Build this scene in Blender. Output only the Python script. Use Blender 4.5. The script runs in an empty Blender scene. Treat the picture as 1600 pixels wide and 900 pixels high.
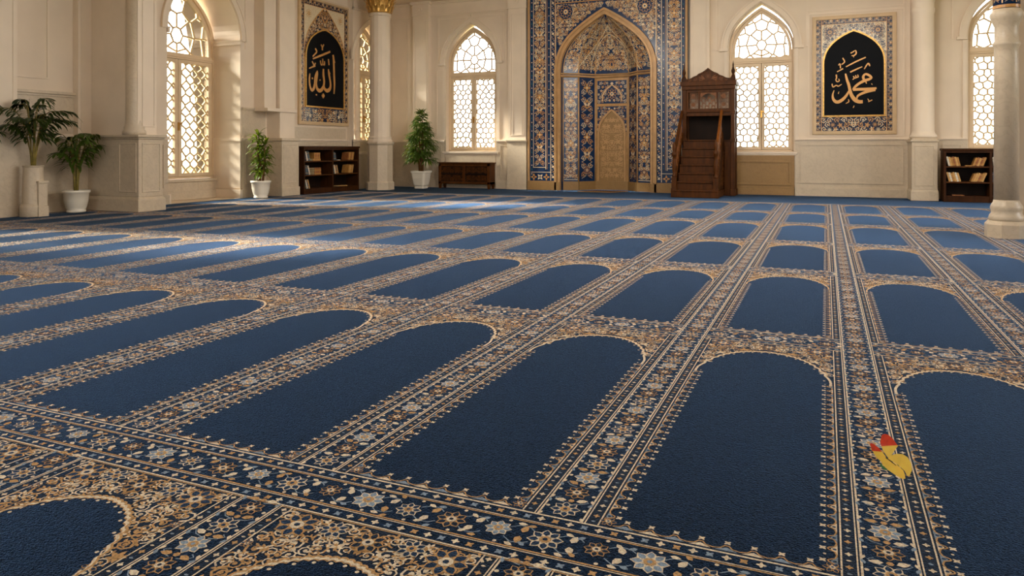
import bpy, math, random
import numpy as np
from mathutils import Vector, Matrix, geometry
R = math.radians
random.seed(7)
scn = bpy.context.scene
COL = scn.collection

# ------------------------------------------------------------------ camera model
FPX, YAW, HOR, EYE = 1146.0, R(23.15), 233.0, 0.85
_c, _s = math.cos(YAW), math.sin(YAW)
def onY(px, Y):                       # X of the place seen at column px on the plane Y
    t = (px-800)/FPX; d = Y/(_c+_s*t); return -_s*d+_c*t*d
def onX(px, X):                       # Y of the place seen at column px on the plane X
    t = (px-800)/FPX; d = X/(-_s+_c*t); return _c*d+_s*t*d
def zat(py, X, Y): return EYE-(py-HOR)*(-_s*X+_c*Y)/FPX

# ------------------------------------------------------------------ materials
def lin(r, g, b):
    f = lambda v: (v/255/12.92) if v/255 <= .04045 else ((v/255+.055)/1.055)**2.4
    return (f(r), f(g), f(b), 1)
MATS = {}
def mat(name, rgb, rough=.6, metal=0, var=.0, vscale=8, bump=0, bscale=40, sheen=0, spec=.5, detail=3, stretch=None, coat=0, trans=0):
    m = bpy.data.materials.new(name); m.use_nodes = True
    nt = m.node_tree; N = nt.nodes; L = nt.links
    p = N['Principled BSDF']
    col = lin(*rgb)
    p.inputs['Base Color'].default_value = col
    p.inputs['Roughness'].default_value = rough
    p.inputs['Metallic'].default_value = metal
    p.inputs['Specular IOR Level'].default_value = spec
    p.inputs['Coat Weight'].default_value = coat
    p.inputs['Subsurface Weight'].default_value = 0
    if sheen:
        p.inputs['Sheen Weight'].default_value = sheen
        p.inputs['Sheen Roughness'].default_value = .28
        p.inputs['Sheen Tint'].default_value = (.26, .5, 1, 1)
    tc = N.new('ShaderNodeTexCoord'); src = tc.outputs['Object']
    if stretch:
        mp = N.new('ShaderNodeMapping'); mp.inputs['Scale'].default_value = stretch
        L.new(src, mp.inputs['Vector']); src = mp.outputs['Vector']
    if var or bump:
        no = N.new('ShaderNodeTexNoise'); no.inputs['Scale'].default_value = vscale; no.inputs['Detail'].default_value = detail
        L.new(src, no.inputs['Vector'])
        if var:
            mr = N.new('ShaderNodeMapRange'); mr.inputs['From Min'].default_value = .3; mr.inputs['From Max'].default_value = .7
            mr.inputs['To Min'].default_value = max(.3, 1-var); mr.inputs['To Max'].default_value = 1+var
            L.new(no.outputs['Fac'], mr.inputs['Value'])
            mx = N.new('ShaderNodeVectorMath'); mx.operation = 'SCALE'
            mx.inputs[0].default_value = col[:3]
            L.new(mr.outputs['Result'], mx.inputs['Scale']); L.new(mx.outputs['Vector'], p.inputs['Base Color'])
        if bump:
            nb = N.new('ShaderNodeTexNoise'); nb.inputs['Scale'].default_value = bscale; nb.inputs['Detail'].default_value = 2
            L.new(src, nb.inputs['Vector'])
            b = N.new('ShaderNodeBump'); b.inputs['Strength'].default_value = bump; b.inputs['Distance'].default_value = .01
            L.new(nb.outputs['Fac'], b.inputs['Height']); L.new(b.outputs['Normal'], p.inputs['Normal'])
    MATS[name] = m
    return m

def marble(name, rgb, vein, rough=.35):
    m = mat(name, rgb, rough)
    nt = m.node_tree; N = nt.nodes; L = nt.links; p = N['Principled BSDF']
    tc = N.new('ShaderNodeTexCoord')
    n1 = N.new('ShaderNodeTexNoise'); n1.inputs['Scale'].default_value = 5; n1.inputs['Detail'].default_value = 6; n1.inputs['Distortion'].default_value = 1.6
    L.new(tc.outputs['Object'], n1.inputs['Vector'])
    wv = N.new('ShaderNodeTexWave'); wv.inputs['Scale'].default_value = 5; wv.inputs['Distortion'].default_value = 14; wv.inputs['Detail'].default_value = 3; wv.inputs['Detail Scale'].default_value = 1.6
    wv.bands_direction = 'DIAGONAL'
    L.new(tc.outputs['Object'], wv.inputs['Vector'])
    ramp = N.new('ShaderNodeValToRGB'); ramp.color_ramp.elements[0].position = 0; ramp.color_ramp.elements[1].position = .16
    ramp.color_ramp.elements[0].color = (1, 1, 1, 1); ramp.color_ramp.elements[1].color = (0, 0, 0, 1)
    L.new(wv.outputs['Fac'], ramp.inputs['Fac'])
    a = N.new('ShaderNodeMix'); a.data_type = 'RGBA'
    a.inputs[6].default_value = lin(*rgb); a.inputs[7].default_value = lin(*[v*.88 for v in rgb])
    L.new(n1.outputs['Fac'], a.inputs[0])
    b = N.new('ShaderNodeMix'); b.data_type = 'RGBA'
    b.inputs[7].default_value = lin(*vein)
    mu = N.new('ShaderNodeMath'); mu.operation = 'MULTIPLY'; mu.inputs[1].default_value = .22
    L.new(ramp.outputs['Color'], mu.inputs[0]); L.new(mu.outputs[0], b.inputs[0])
    L.new(a.outputs[2], b.inputs[6]); L.new(b.outputs[2], p.inputs['Base Color'])
    return m

def glass(name):
    m = bpy.data.materials.new(name); m.use_nodes = True
    nt = m.node_tree; N = nt.nodes; L = nt.links; N.clear()
    o = N.new('ShaderNodeOutputMaterial'); t = N.new('ShaderNodeBsdfTransparent'); g = N.new('ShaderNodeBsdfGlossy')
    t.inputs['Color'].default_value = (.97, .98, .95, 1); g.inputs['Roughness'].default_value = .05
    f = N.new('ShaderNodeFresnel'); f.inputs['IOR'].default_value = 1.45
    x = N.new('ShaderNodeMixShader')
    L.new(f.outputs[0], x.inputs[0]); L.new(t.outputs[0], x.inputs[1]); L.new(g.outputs[0], x.inputs[2]); L.new(x.outputs[0], o.inputs['Surface'])
    MATS[name] = m
    return m

def leafmat(name, rgb, rgb2):
    m = mat(name, rgb, .45, var=.35, vscale=18)
    p = m.node_tree.nodes['Principled BSDF']
    N = m.node_tree.nodes; L = m.node_tree.links
    tr = N.new('ShaderNodeBsdfTranslucent'); tr.inputs['Color'].default_value = lin(*rgb2)
    x = N.new('ShaderNodeMixShader'); x.inputs[0].default_value = .3
    L.new(p.outputs[0], x.inputs[1]); L.new(tr.outputs[0], x.inputs[2]); L.new(x.outputs[0], N['Material Output'].inputs['Surface'])
    return m

# ------------------------------------------------------------------ mesh builder
class MB:
    def __init__(s): s.v = []; s.f = []; s.m = []; s.sm = []
    def add(s, verts, faces, mi=0, smooth=False):
        o = len(s.v); s.v.extend(verts)
        for f in faces: s.f.append([i+o for i in f]); s.m.append(mi); s.sm.append(smooth)
        return s
    def box(s, x0, x1, y0, y1, z0, z1, mi=0, T=None):
        vs = [(x, y, z) for z in (z0, z1) for y in (y0, y1) for x in (x0, x1)]
        if T: vs = [T(*v) for v in vs]
        return s.add(vs, [(0, 2, 3, 1), (4, 5, 7, 6), (0, 1, 5, 4), (2, 6, 7, 3), (0, 4, 6, 2), (1, 3, 7, 5)], mi)
    def frus(s, x0, x1, y0, y1, z0, a0, b0, c0, d0, z1, mi=0):      # box whose top rectangle differs
        vs = [(x0, y0, z0), (x1, y0, z0), (x1, y1, z0), (x0, y1, z0), (a0, c0, z1), (b0, c0, z1), (b0, d0, z1), (a0, d0, z1)]
        return s.add(vs, [(3, 2, 1, 0), (4, 5, 6, 7), (0, 1, 5, 4), (1, 2, 6, 5), (2, 3, 7, 6), (3, 0, 4, 7)], mi)
    def lathe(s, prof, cx, cy, n=24, mi=0, smooth=True, rot=0, sx=1, sy=1):
        vs = []; fs = []
        for r, z in prof:
            for k in range(n):
                a = 2*math.pi*k/n+rot; vs.append((cx+r*sx*math.cos(a), cy+r*sy*math.sin(a), z))
        for i in range(len(prof)-1):
            for k in range(n):
                k2 = (k+1) % n; fs.append((i*n+k, i*n+k2, (i+1)*n+k2, (i+1)*n+k))
        s.add(vs, fs, mi, smooth)
        o = len(s.v)-len(vs)
        for base, rev in ((0, True), ((len(prof)-1)*n, False)):
            idx = [o+base+k for k in range(n)]
            s.f.append(idx[::-1] if rev else idx); s.m.append(mi); s.sm.append(False)
        return s
    def tube(s, pts, rad, n=6, mi=0):
        P = [Vector(p) for p in pts]; vs = []; fs = []
        for i, p in enumerate(P):
            d = (P[min(i+1, len(P)-1)]-P[max(i-1, 0)]).normalized()
            a = d.cross(Vector((0, 0, 1)));
            if a.length < 1e-4: a = Vector((1, 0, 0))
            a.normalize(); b = d.cross(a)
            r = rad[i] if isinstance(rad, (list, tuple)) else rad
            for k in range(n):
                t = 2*math.pi*k/n; vs.append(tuple(p+a*(r*math.cos(t))+b*(r*math.sin(t))))
        for i in range(len(P)-1):
            for k in range(n):
                k2 = (k+1) % n; fs.append((i*n+k, i*n+k2, (i+1)*n+k2, (i+1)*n+k))
        fs.append(tuple(range(n))[::-1]); fs.append(tuple(range((len(P)-1)*n, len(P)*n)))
        return s.add(vs, fs, mi, True)
    def beam(s, a, b, w, h, mi=0):        # square bar from a to b, w across (horizontal), h tall
        a = Vector(a); b = Vector(b); d = (b-a).normalized(); x = d.cross(Vector((0, 0, 1)))
        if x.length < 1e-4: x = Vector((1, 0, 0))
        x.normalize(); y = d.cross(x); x *= w/2; y *= h/2
        vs = [tuple(p+i*x+j*y) for p in (a, b) for i, j in ((-1, -1), (1, -1), (1, 1), (-1, 1))]
        return s.add(vs, [(0, 1, 2, 3), (7, 6, 5, 4), (0, 4, 5, 1), (1, 5, 6, 2), (2, 6, 7, 3), (3, 7, 4, 0)], mi)
    def ribbon(s, path, w0, w1, h0, h1, T, mi=0, closed=False, smooth=False):
        """band along a 2D path in a plane, between offsets w0..w1, from height h0 to h1 above the plane"""
        n = len(path); A = []; B = []
        for i in range(n):
            if closed: p, q = path[(i-1) % n], path[(i+1) % n]
            else: p, q = path[max(i-1, 0)], path[min(i+1, n-1)]
            e1 = (path[i][0]-p[0], path[i][1]-p[1]); e2 = (q[0]-path[i][0], q[1]-path[i][1])
            n1 = norm2(e1); n2 = norm2(e2)
            if n1 is None: n1 = n2
            if n2 is None: n2 = n1
            nx, ny = -(n1[1]+n2[1])/2, (n1[0]+n2[0])/2
            l = max(.35, nx*nx+ny*ny); nx /= l; ny /= l
            A.append((path[i][0]+nx*w0, path[i][1]+ny*w0)); B.append((path[i][0]+nx*w1, path[i][1]+ny*w1))
        vs = []
        for a, b in zip(A, B): vs += [T(a[0], a[1], h0), T(a[0], a[1], h1), T(b[0], b[1], h1), T(b[0], b[1], h0)]
        fs = []; m = n if closed else n-1
        for i in range(m):
            j = (i+1) % n
            for k in range(4): fs.append((i*4+k, i*4+(k+1) % 4, j*4+(k+1) % 4, j*4+k))
        if not closed: fs += [(0, 1, 2, 3), (n*4-1, n*4-2, n*4-3, n*4-4)]
        return s.add(vs, fs, mi, smooth)
    def build(s, name, mats, parent=None, bevel=0, **props):
        me = bpy.data.meshes.new(name); me.from_pydata([tuple(v) for v in s.v], [], s.f)
        for m in (mats if isinstance(mats, (list, tuple)) else [mats]): me.materials.append(MATS[m])
        me.polygons.foreach_set('material_index', s.m); me.polygons.foreach_set('use_smooth', s.sm)
        me.update()
        o = bpy.data.objects.new(name, me); COL.objects.link(o)
        if parent is not None:
            o.parent = parent
            o.matrix_parent_inverse = Matrix.Translation(parent.location).inverted() if parent.type == 'EMPTY' else Matrix()
        if bevel:
            b = o.modifiers.new('bevel', 'BEVEL'); b.width = bevel; b.segments = 2; b.limit_method = 'ANGLE'
        for k, v in props.items(): o[k] = v
        return o

def norm2(e):
    l = math.hypot(*e)
    return None if l < 1e-9 else (e[0]/l, e[1]/l)
def thing(name, loc, label, category, group=None):
    o = bpy.data.objects.new(name, None); COL.objects.link(o); o.location = loc; o.empty_display_size = .1
    o['label'] = label; o['category'] = category
    if group: o['group'] = group
    return o
def tag(o, label, category, group=None):
    o['label'] = label; o['category'] = category
    if group: o['group'] = group
    return o

def arch(uc, a, zs, za, n=14, flat=.045):
    """pointed arch from the left springing over the apex to the right springing"""
    h = za-zs; c = max(0, (h*h-a*a)/(2*a)); r = a+c; t1 = math.acos(c/r) if r > 0 else 0
    k = h/math.sqrt(max(1e-9, r*r-c*c))
    rt = [(uc-c+r*math.cos(t1*i/n), zs+k*r*math.sin(t1*i/n)) for i in range(n+1)]
    rt = [(x, z-flat*h*math.sin(math.pi*min(1, max(0, (x-uc)/a)))) for x, z in rt]
    lf = [(2*uc-x, z) for x, z in rt]
    return lf+rt[::-1][1:]

# ------------------------------------------------------------------ flat ornament (polygons in u,v with a layer each)
class Pat:
    def __init__(s): s.v = []; s.f = []; s.m = []
    def poly(s, pts, m, l=1):
        l += (len(s.f) % 23)*.021; o = len(s.v); s.v.extend((p[0], p[1], l) for p in pts); s.f.append(list(range(o, o+len(pts)))); s.m.append(m)
    def stroke(s, pts, w, m, l=1):
        n = len(pts); o = len(s.v); l += (len(s.f) % 23)*.021
        for i in range(n):
            p, q = pts[max(i-1, 0)], pts[min(i+1, n-1)]
            d = norm2((q[0]-p[0], q[1]-p[1])) or (1, 0)
            ww = (w[i] if isinstance(w, (list, tuple)) else w)/2
            s.v.append((pts[i][0]-d[1]*ww, pts[i][1]+d[0]*ww, l)); s.v.append((pts[i][0]+d[1]*ww, pts[i][1]-d[0]*ww, l))
        for i in range(n-1): s.f.append([o+2*i, o+2*i+1, o+2*i+3, o+2*i+2]); s.m.append(m)
    def disc(s, c, r, m, l=1, n=8, k=1): s.poly([(c[0]+r*math.cos(2*math.pi*i/n), c[1]+k*r*math.sin(2*math.pi*i/n)) for i in range(n)], m, l)
    def leaf(s, c, a, ln, wd, m, l=1):
        ca, sa = math.cos(a), math.sin(a)
        s.poly([(c[0]+x*ca-y*sa, c[1]+x*sa+y*ca) for x, y in ((0, 0), (ln*.3, wd*.5), (ln*.65, wd*.42), (ln, 0), (ln*.65, -wd*.42), (ln*.3, -wd*.5))], m, l)
    def rosette(s, c, r, k, m1, m2, m3, l=1, rot=0, inner=True):
        for i in range(k):
            a = rot+2*math.pi*i/k; b = (c[0]+r*.22*math.cos(a), c[1]+r*.22*math.sin(a))
            s.leaf(b, a, r*.8, r*.62, m1, l)
            if inner: s.leaf((c[0]+r*.36*math.cos(a), c[1]+r*.36*math.sin(a)), a, r*.58, r*.38, m2, l+1)
        s.disc(c, r*.34, m3, l+2); s.disc(c, r*.15, m2, l+3, 6)
    def curl(s, c, r, a0, hand, w, m, ml, l=1, turns=1.35, n=11):
        pts = []; ws = []
        for i in range(n):
            t = i/(n-1); a = a0+hand*2*math.pi*turns*t; rr = r*(1-.82*t)
            pts.append((c[0]+rr*math.cos(a), c[1]+rr*math.sin(a))); ws.append(w*(1-.45*t))
        s.stroke(pts, ws, m, l)
        s.disc(c, r*.24, ml, l+1, 6)
        for t in (.12, .38, .6):
            a = a0+hand*2*math.pi*turns*t; rr = r*(1-.82*t)
            s.leaf((c[0]+rr*math.cos(a), c[1]+rr*math.sin(a)), a+hand*.9, r*.55, r*.3, ml, l+1)
    def emit(s, mb, T, eps=.0008, base=0, moff=0):
        mb.v.extend(T(u, v, base+eps*l) for u, v, l in s.v) if False else None
        o = len(mb.v); mb.v.extend([T(u, v, base+eps*l) for u, v, l in s.v])
        for f, m in zip(s.f, s.m): mb.f.append([i+o for i in f]); mb.m.append(m+moff); mb.sm.append(False)
# ornament colour slots used everywhere: 0 ground, 1 cream, 2 gold, 3 accent
def band(p, u0, u1, v0, v1, rnd, big=True, l=1):
    """vertical arabesque band: palmettes on the axis, mirrored scrolls on either side"""
    w = u1-u0; uc = (u0+u1)/2; n = max(1, round((v1-v0)/(w*1.05))); st = (v1-v0)/n
    for i in range(n):
        v = v0+st*(i+.5); k = i % 3
        if k == 0: p.rosette((uc, v), w*.24, 8, 2, 0, 1, l+1)
        elif k == 1:
            p.leaf((uc, v-w*.3), math.pi/2, w*.62, w*.4, 2, l+1); p.leaf((uc, v-w*.2), math.pi/2, w*.36, w*.2, 0, l+2)
            for sg in (-1, 1): p.leaf((uc, v-w*.1), math.pi/2-sg*.9, w*.36, w*.16, 1, l+3)
        else:
            for q in range(4): p.leaf((uc, v), q*math.pi/2, w*.3, w*.17, 2, l+1)
            p.disc((uc, v), w*.08, 1, l+2)
        for sg in (-1, 1):
            for q in (-.27, .27):
                hand = sg*(1 if q > 0 else -1)
                p.curl((uc+sg*w*.29, v+q*st), w*.165, (math.pi if sg > 0 else 0)+random_sign(rnd)*.3, hand, w*.045, 1 if (i+(q > 0)) % 2 else 2, 2 if rnd.random() < .6 else 1, l)
        p.stroke([(uc-w*.4, v-st*.5), (uc-w*.1, v-st*.35), (uc, v), (uc+w*.1, v+st*.35), (uc+w*.4, v+st*.5)], w*.03, 1, l)
        p.stroke([(uc+w*.4, v-st*.5), (uc+w*.1, v-st*.35), (uc, v), (uc-w*.1, v+st*.35), (uc-w*.4, v+st*.5)], w*.03, 2, l)
def random_sign(r): return 1 if r.random() < .5 else -1
def thin(p, u0, u1, v0, v1, m=1, m2=2, l=1):
    """narrow strip: alternating small flowers and bars"""
    w = u1-u0; uc = (u0+u1)/2; n = max(1, round((v1-v0)/(w*1.5))); st = (v1-v0)/n
    for i in range(n):
        v = v0+st*(i+.5)
        if i % 2 == 0:
            for q in range(4): p.leaf((uc, v), q*math.pi/2+.78, w*.5, w*.3, m, l)
        else: p.disc((uc, v), w*.2, m2, l, 6)
        for sg in (-1, 1): p.leaf((uc+sg*w*.3, v+st*.5), math.pi/2*sg, w*.4, w*.2, m, l)
def scatter(p, u0, u1, v0, v1, st, inside, rnd, mirror=None, l=1, m=(1, 2)):
    """fill a region with scrolls, flowers and leaves; mirror = axis u for a symmetric fill"""
    nu = max(1, int((u1-u0)/st)); nv = max(1, int((v1-v0)/st))
    for i in range(nu+1):
        for j in range(nv+1):
            u = u0+(u1-u0)*(i+.25+.5*rnd.random()+(.5 if j % 2 else 0)-.25)/(nu+1); v = v0+(v1-v0)*(j+.35+.3*rnd.random())/(nv+1)
            if mirror is not None and u > mirror: continue
            if not inside(u, v): continue
            k = rnd.random(); a = rnd.random()*6.28; hd = random_sign(rnd); ma = m[0] if rnd.random() < .6 else m[1]; mb_ = m[1] if rnd.random() < .6 else m[0]
            for sg in ((1, -1) if mirror is not None else (1,)):
                uu = u if sg == 1 else 2*mirror-u; aa = a if sg == 1 else math.pi-a
                if k < .68: p.curl((uu, v), st*.5, aa, hd*sg, st*.13, ma, mb_, l)
                elif k < .82: p.rosette((uu, v), st*.42, 6, mb_, 0, ma, l)
                else:
                    for q in range(5): p.leaf((uu, v), aa+q*1.257, st*.5, st*.24, ma if q % 2 else mb_, l)
SKY, SUN, EXPO, FILL_LAMP = 5.0, 16.0, 0.4, 85.0
FILL_LAMPS = [(-4.2, 10.4), (-2.0, 8.0), (-3.4, 3.6), (.6, 10.6), (-.2, 6.2)]  # positions of the added, unseen fill lamps
# ------------------------------------------------------------------ palette
mat('plaster', (224, 208, 187), .75, var=.05, vscale=1.6, bump=.05, bscale=30)
mat('plaster_trim', (227, 211, 190), .55, var=.04, vscale=3)
marble('marble', (215, 198, 173), (170, 150, 122))
marble('marble_dark', (202, 189, 170), (166, 148, 126), .3)
marble('stone_tan', (162, 126, 76), (122, 90, 50), .5)
mat('frame_paint', (222, 198, 164), .45, var=.04, vscale=5)
mat('lattice_paint', (216, 188, 142), .5)
glass('window_glass')
mat('brass', (196, 150, 80), .3, 1)
mat('gilding', (206, 160, 84), .38, .55, var=.25, vscale=30)
mat('gold_moulding', (186, 146, 98), .42, .1, var=.12, vscale=9)
mat('tile_navy', (21, 49, 88), .25, var=.35, vscale=14)
mat('tile_deep', (18, 34, 66), .25, var=.3, vscale=12)
mat('tile_cream', (222, 205, 172), .3, var=.12, vscale=30)
mat('tile_gold', (196, 146, 84), .3, var=.2, vscale=30)
mat('tile_teal', (30, 86, 110), .25, var=.3, vscale=20)
mat('niche_gold', (178, 138, 86), .35, var=.18, vscale=10)
mat('panel_black', (5, 8, 14), .6, spec=.12)
mat('letter_gold', (205, 150, 84), .4, .25)
mat('wood', (76, 41, 10), .45, spec=.16, var=.35, vscale=6, stretch=(3, 3, .6), bump=.04, bscale=30)
mat('wood_dark', (58, 30, 8), .5, spec=.15, var=.35, vscale=6, stretch=(3, 3, .6))
mat('wood_deep', (30, 17, 8), .6, spec=.15, var=.3, vscale=6)
mat('wood_carved', (116, 66, 20), .42, spec=.3, var=.3, vscale=14)
mat('ceramic', (232, 224, 208), .25, coat=.3)
mat('soil', (48, 36, 26), .9, var=.4, vscale=60)
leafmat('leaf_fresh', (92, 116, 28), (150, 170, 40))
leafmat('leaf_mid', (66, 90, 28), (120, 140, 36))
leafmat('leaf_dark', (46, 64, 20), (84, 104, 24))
mat('cane', (128, 112, 48), .6, var=.3, vscale=20)
mat('cane_brown', (112, 70, 26), .6, var=.3, vscale=20)
mat('page_paper', (226, 206, 160), .8)
mat('stone_floor', (214, 205, 190), .4, var=.06, vscale=4)
mat('garden_grass', (128, 130, 88), .9, var=.3, vscale=3)
leafmat('hedge_leaf', (108, 118, 72), (140, 150, 92))

# ------------------------------------------------------------------ room dimensions
YB = 14.4; XA, XM, XC = -9.6, -9.35, -9.2          # back wall; left wall in three set-backs
CEIL = 4.14; XR = 6.6; YF = -5.0
MX0, MX1 = -5.745, -2.438; MXC = (MX0+MX1)/2         # mihrab frame
TB = lambda u, z, h: (u, YB-h, z)
TL = lambda X: (lambda u, z, h: (X+h, u, z))
def op(uc, a, zs, zp, za, depth): return dict(uc=uc, a=a, zs=zs, zp=zp, za=za, depth=depth)
def wall(mb, T, u0, u1, z0, z1, ops, mi=0):
    q = lambda pts: mb.add([T(a, b, 0) for a, b in pts], [tuple(range(len(pts)))], mi)
    cur = u0
    for o in sorted(ops, key=lambda o: o['uc']):
        l, r = o['uc']-o['a'], o['uc']+o['a']
        q([(cur, z0), (l, z0), (l, z1), (cur, z1)])
        if o['zs'] > 0: q([(l, z0), (r, z0), (r, o['zs']), (l, o['zs'])])
        top = arch(o['uc'], o['a'], o['zp'], o['za']) if o['za'] else [(l, o['zp']), (r, o['zp'])]
        for a, b in zip(top, top[1:]): q([a, b, (b[0], z1), (a[0], z1)])
        path = [(l, o['zs'])]+top+[(r, o['zs'])]+[(l, o['zs'])]
        for a, b in zip(path, path[1:]):
            mb.add([T(a[0], a[1], 0), T(b[0], b[1], 0), T(b[0], b[1], -o['depth']-.12), T(a[0], a[1], -o['depth']-.12)], [(0, 1, 2, 3)], mi)
        cur = r
    q([(cur, z0), (u1, z0), (u1, z1), (cur, z1)])

W4 = op((onY(697, YB)+onY(775, YB))/2, .61, .8, 2.75, 3.6, .16)
W3 = op((onY(1139, YB)+onY(1240, YB))/2, .575, .8, 2.75, 3.58, .16)
W5 = op(2.785, .575, .8, 2.75, 3.58, .16)
W1Y = 9.09
W1 = op(W1Y, .77, -.002, 2.72, 3.78, .62)
W6 = op(4.0, .75, .4, 2.72, 3.7, .16)
W2 = op(13.56, .57, .8, 2.75, 3.58, .16)
NICHE = op(MXC, 1.45, -.002, 3.74, 0, -.12)

mb = MB(); wall(mb, TB, XC, XR, -.002, CEIL, [W4, W3, W5, NICHE]); mb.build('wall_back', 'plaster', kind='structure')
mb = MB()
wall(mb, TL(XA), YF, 7.5, -.002, CEIL, [W6])
mb.add([(XA, 7.5, 0), (XM, 7.5, 0), (XM, 7.5, CEIL), (XA, 7.5, CEIL)], [(0, 1, 2, 3)])
wall(mb, TL(XM), 7.5, 12.95, -.002, CEIL, [W1])
mb.add([(XM, 12.95, 0), (XC, 12.95, 0), (XC, 12.95, CEIL), (XM, 12.95, CEIL)], [(0, 1, 2, 3)])
wall(mb, TL(XC), 12.95, YB, -.002, CEIL, [W2])
mb.build('wall_left', 'plaster', kind='structure')
# the far right and the side behind the viewpoint: walls, with tall open bays added for extra daylight
mb = MB(); wall(mb, lambda u, z, h: (XR, u, z), YF, YB, -.002, CEIL, [op(y, 1.0, .5, 2.6, 3.6, .2) for y in (8.2, 11.6)]); mb.build('wall_right', 'plaster', kind='structure')
mb = MB(); wall(mb, lambda u, z, h: (u, YF, z), XA, XR, -.002, CEIL, [op(x, 1.15, .4, 2.6, 3.7, .2) for x in (-3.6, 4.0)]); mb.build('wall_front', 'plaster', kind='structure')
MB().box(XA-.3, XR+.3, YF-.3, YB+.3, CEIL, CEIL+.2).build('ceiling', 'plaster', kind='structure')
mb = MB().box(XA-1.2, XR+.3, YF-.3, YB+1.2, -.2, -.012); mb.build('floor', 'stone_floor', kind='structure')

# ------------------------------------------------------------------ mouldings, dado, baseboards (the setting)
def ledge(mb, T, u0, u1, z, h=.05, d=.06):            # little three-step cap moulding
    f = lambda x, y, zz: T(x, zz, y)
    mb.box(u0, u1, -.02, d*.55, z-h, z-h*.55, T=f); mb.box(u0, u1, -.02, d, z-h*.55, z-h*.2, T=f); mb.box(u0, u1, -.02, d*.8, z-h*.2, z, T=f)
def rectline(mb, T, u0, u1, z0, z1, w=.03, h=.014, d0=0):   # thin raised rectangular panel moulding
    mb.ribbon([(u0, z0), (u0, z1), (u1, z1), (u1, z0)], -w/2, w/2, d0-.005, d0+h, T, closed=True)
DC = 1.045
base = MB(); cap = MB(); dad = MB(); lines = MB()
def dado(T, u0, u1, top=DC, panel=True, d0=0.0):
    f = lambda x, y, z: T(x, z, y)
    dad.box(u0, u1, d0-.02, d0+.024, .14, top-.04, T=f)
    base.box(u0, u1, d0-.02, d0+.055, 0, .145, T=f); base.box(u0, u1, d0-.02, d0+.035, .145, .17, T=f)
    if top > .9: ledge(cap, lambda u, z, h: T(u, z, h+d0), u0, u1, top)
    if panel and u1-u0 > .3: rectline(dad, T, u0+.09, u1-.09, .24, top-.12, .02, .012, d0+.024)
dado(TB, XC, W4['uc']-.61-.02); dado(TB, W4['uc']-.6, W4['uc']+.6, .76, False); dado(TB, W4['uc']+.63, MX0)
dado(TB, MX1, W3['uc']-.6); dado(TB, W3['uc']+.6, 1.33); dado(TB, 1.75, W5['uc']-.59); dado(TB, W5['uc']-.58, XR, .76, False)
dado(TL(XA), YF, 3.2); dado(TL(XA), 3.25, 4.75, .36, False); dado(TL(XA), 4.8, 7.12); dado(TL(XM), 7.5, W1Y-.77); dado(TL(XM), W1Y+.785, 12.95); dado(TL(XC), 12.95, YB, DC)
base.build('baseboard_back', 'marble', kind='structure'); cap.build('trim_1', 'plaster_trim', kind='structure'); dad.build('trim_2', 'marble', kind='structure')
# second, higher dado course on the left wall
mb = MB(); f = lambda T: (lambda x, y, z: T(x, z, y))
T = TL(XM); mb.box(10.96, 12.9, -.01, .012, 1.06, 1.28, T=f(T)); ledge(mb, T, W1Y+.79, 10.47, 1.58, .05, .05); mb.box(W1Y+.8, 10.47, -.01, .012, 1.06, 1.53, T=f(T))
T = TL(XA); mb.box(4.8, 7.1, -.01, .015, 1.06, 1.56, T=f(T)); ledge(mb, T, 4.8, 7.1, 1.63, .07, .06)
rectline(mb, T, 6.35, 6.62, 1.12, 1.5, .02, .01, .015)
mb.build('trim_3', 'marble', kind='structure')
# cornice and raised panel mouldings on the upper walls
mb = MB()
for T, a, b in ((TB, XC, XR), (TL(XC), 12.95, YB), (TL(XM), 7.5, 12.95), (TL(XA), YF, 7.5)):
    ledge(mb, T, a, b, 3.86, .05, .05); mb.box(a, b, -.01, .02, 3.84, CEIL, T=f(T)); ledge(mb, T, a, b, CEIL, .06, .1)
mb.build('trim_4', 'plaster_trim', kind='structure')
mb = MB()
for w in (W4, W3, W5):
    mb.ribbon([(w['uc']-.8, 2.72), (w['uc']-.8, 3.74), (w['uc']+.8, 3.74), (w['uc']+.8, 2.72)], -.015, .015, -.005, .014, TB)
    mb.ribbon(arch(w['uc'], w['a']+.02, w['zp'], w['za']+.02, 16), 0, .1, -.005, .035, TB, smooth=False)
    mb.ribbon(arch(w['uc'], w['a']+.11, w['zp'], w['za']+.12, 16), 0, .03, -.005, .055, TB)
    for sg in (-1, 1): mb.box(w['uc']+sg*(w['a']+.09)-.08, w['uc']+sg*(w['a']+.09)+.08, -.005, .06, w['zp']-.05, w['zp']+.0, T=f(TB))
    for sg in (-1, 1): mb.box(w['uc']+sg*(w['a']+.05)-.03, w['uc']+sg*(w['a']+.05)+.03, -.005, .02, .8, w['zp']-.05, T=f(TB))
    mb.lathe([(.012, w['za']+.14), (.025, w['za']+.17), (.008, w['za']+.2), (.001, w['za']+.25)], w['uc'], YB-.03, 8)
w = W2; T = TL(XC)
mb.ribbon(arch(w['uc'], w['a']+.02, w['zp'], w['za']+.02, 16), 0, .09, -.005, .035, T); mb.box(w['uc']+w['a'], w['uc']+w['a']+.11, -.005, .06, w['zp']-.06, w['zp'], T=f(T))
w = W1; T = TL(XM)
mb.ribbon(arch(w['uc'], w['a']+.01, w['zp'], w['za']+.01, 20), 0, .09, -.005, .03, T); mb.ribbon(arch(w['uc'], w['a']+.1, w['zp'], w['za']+.11, 20), 0, .025, -.005, .045, T)
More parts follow.
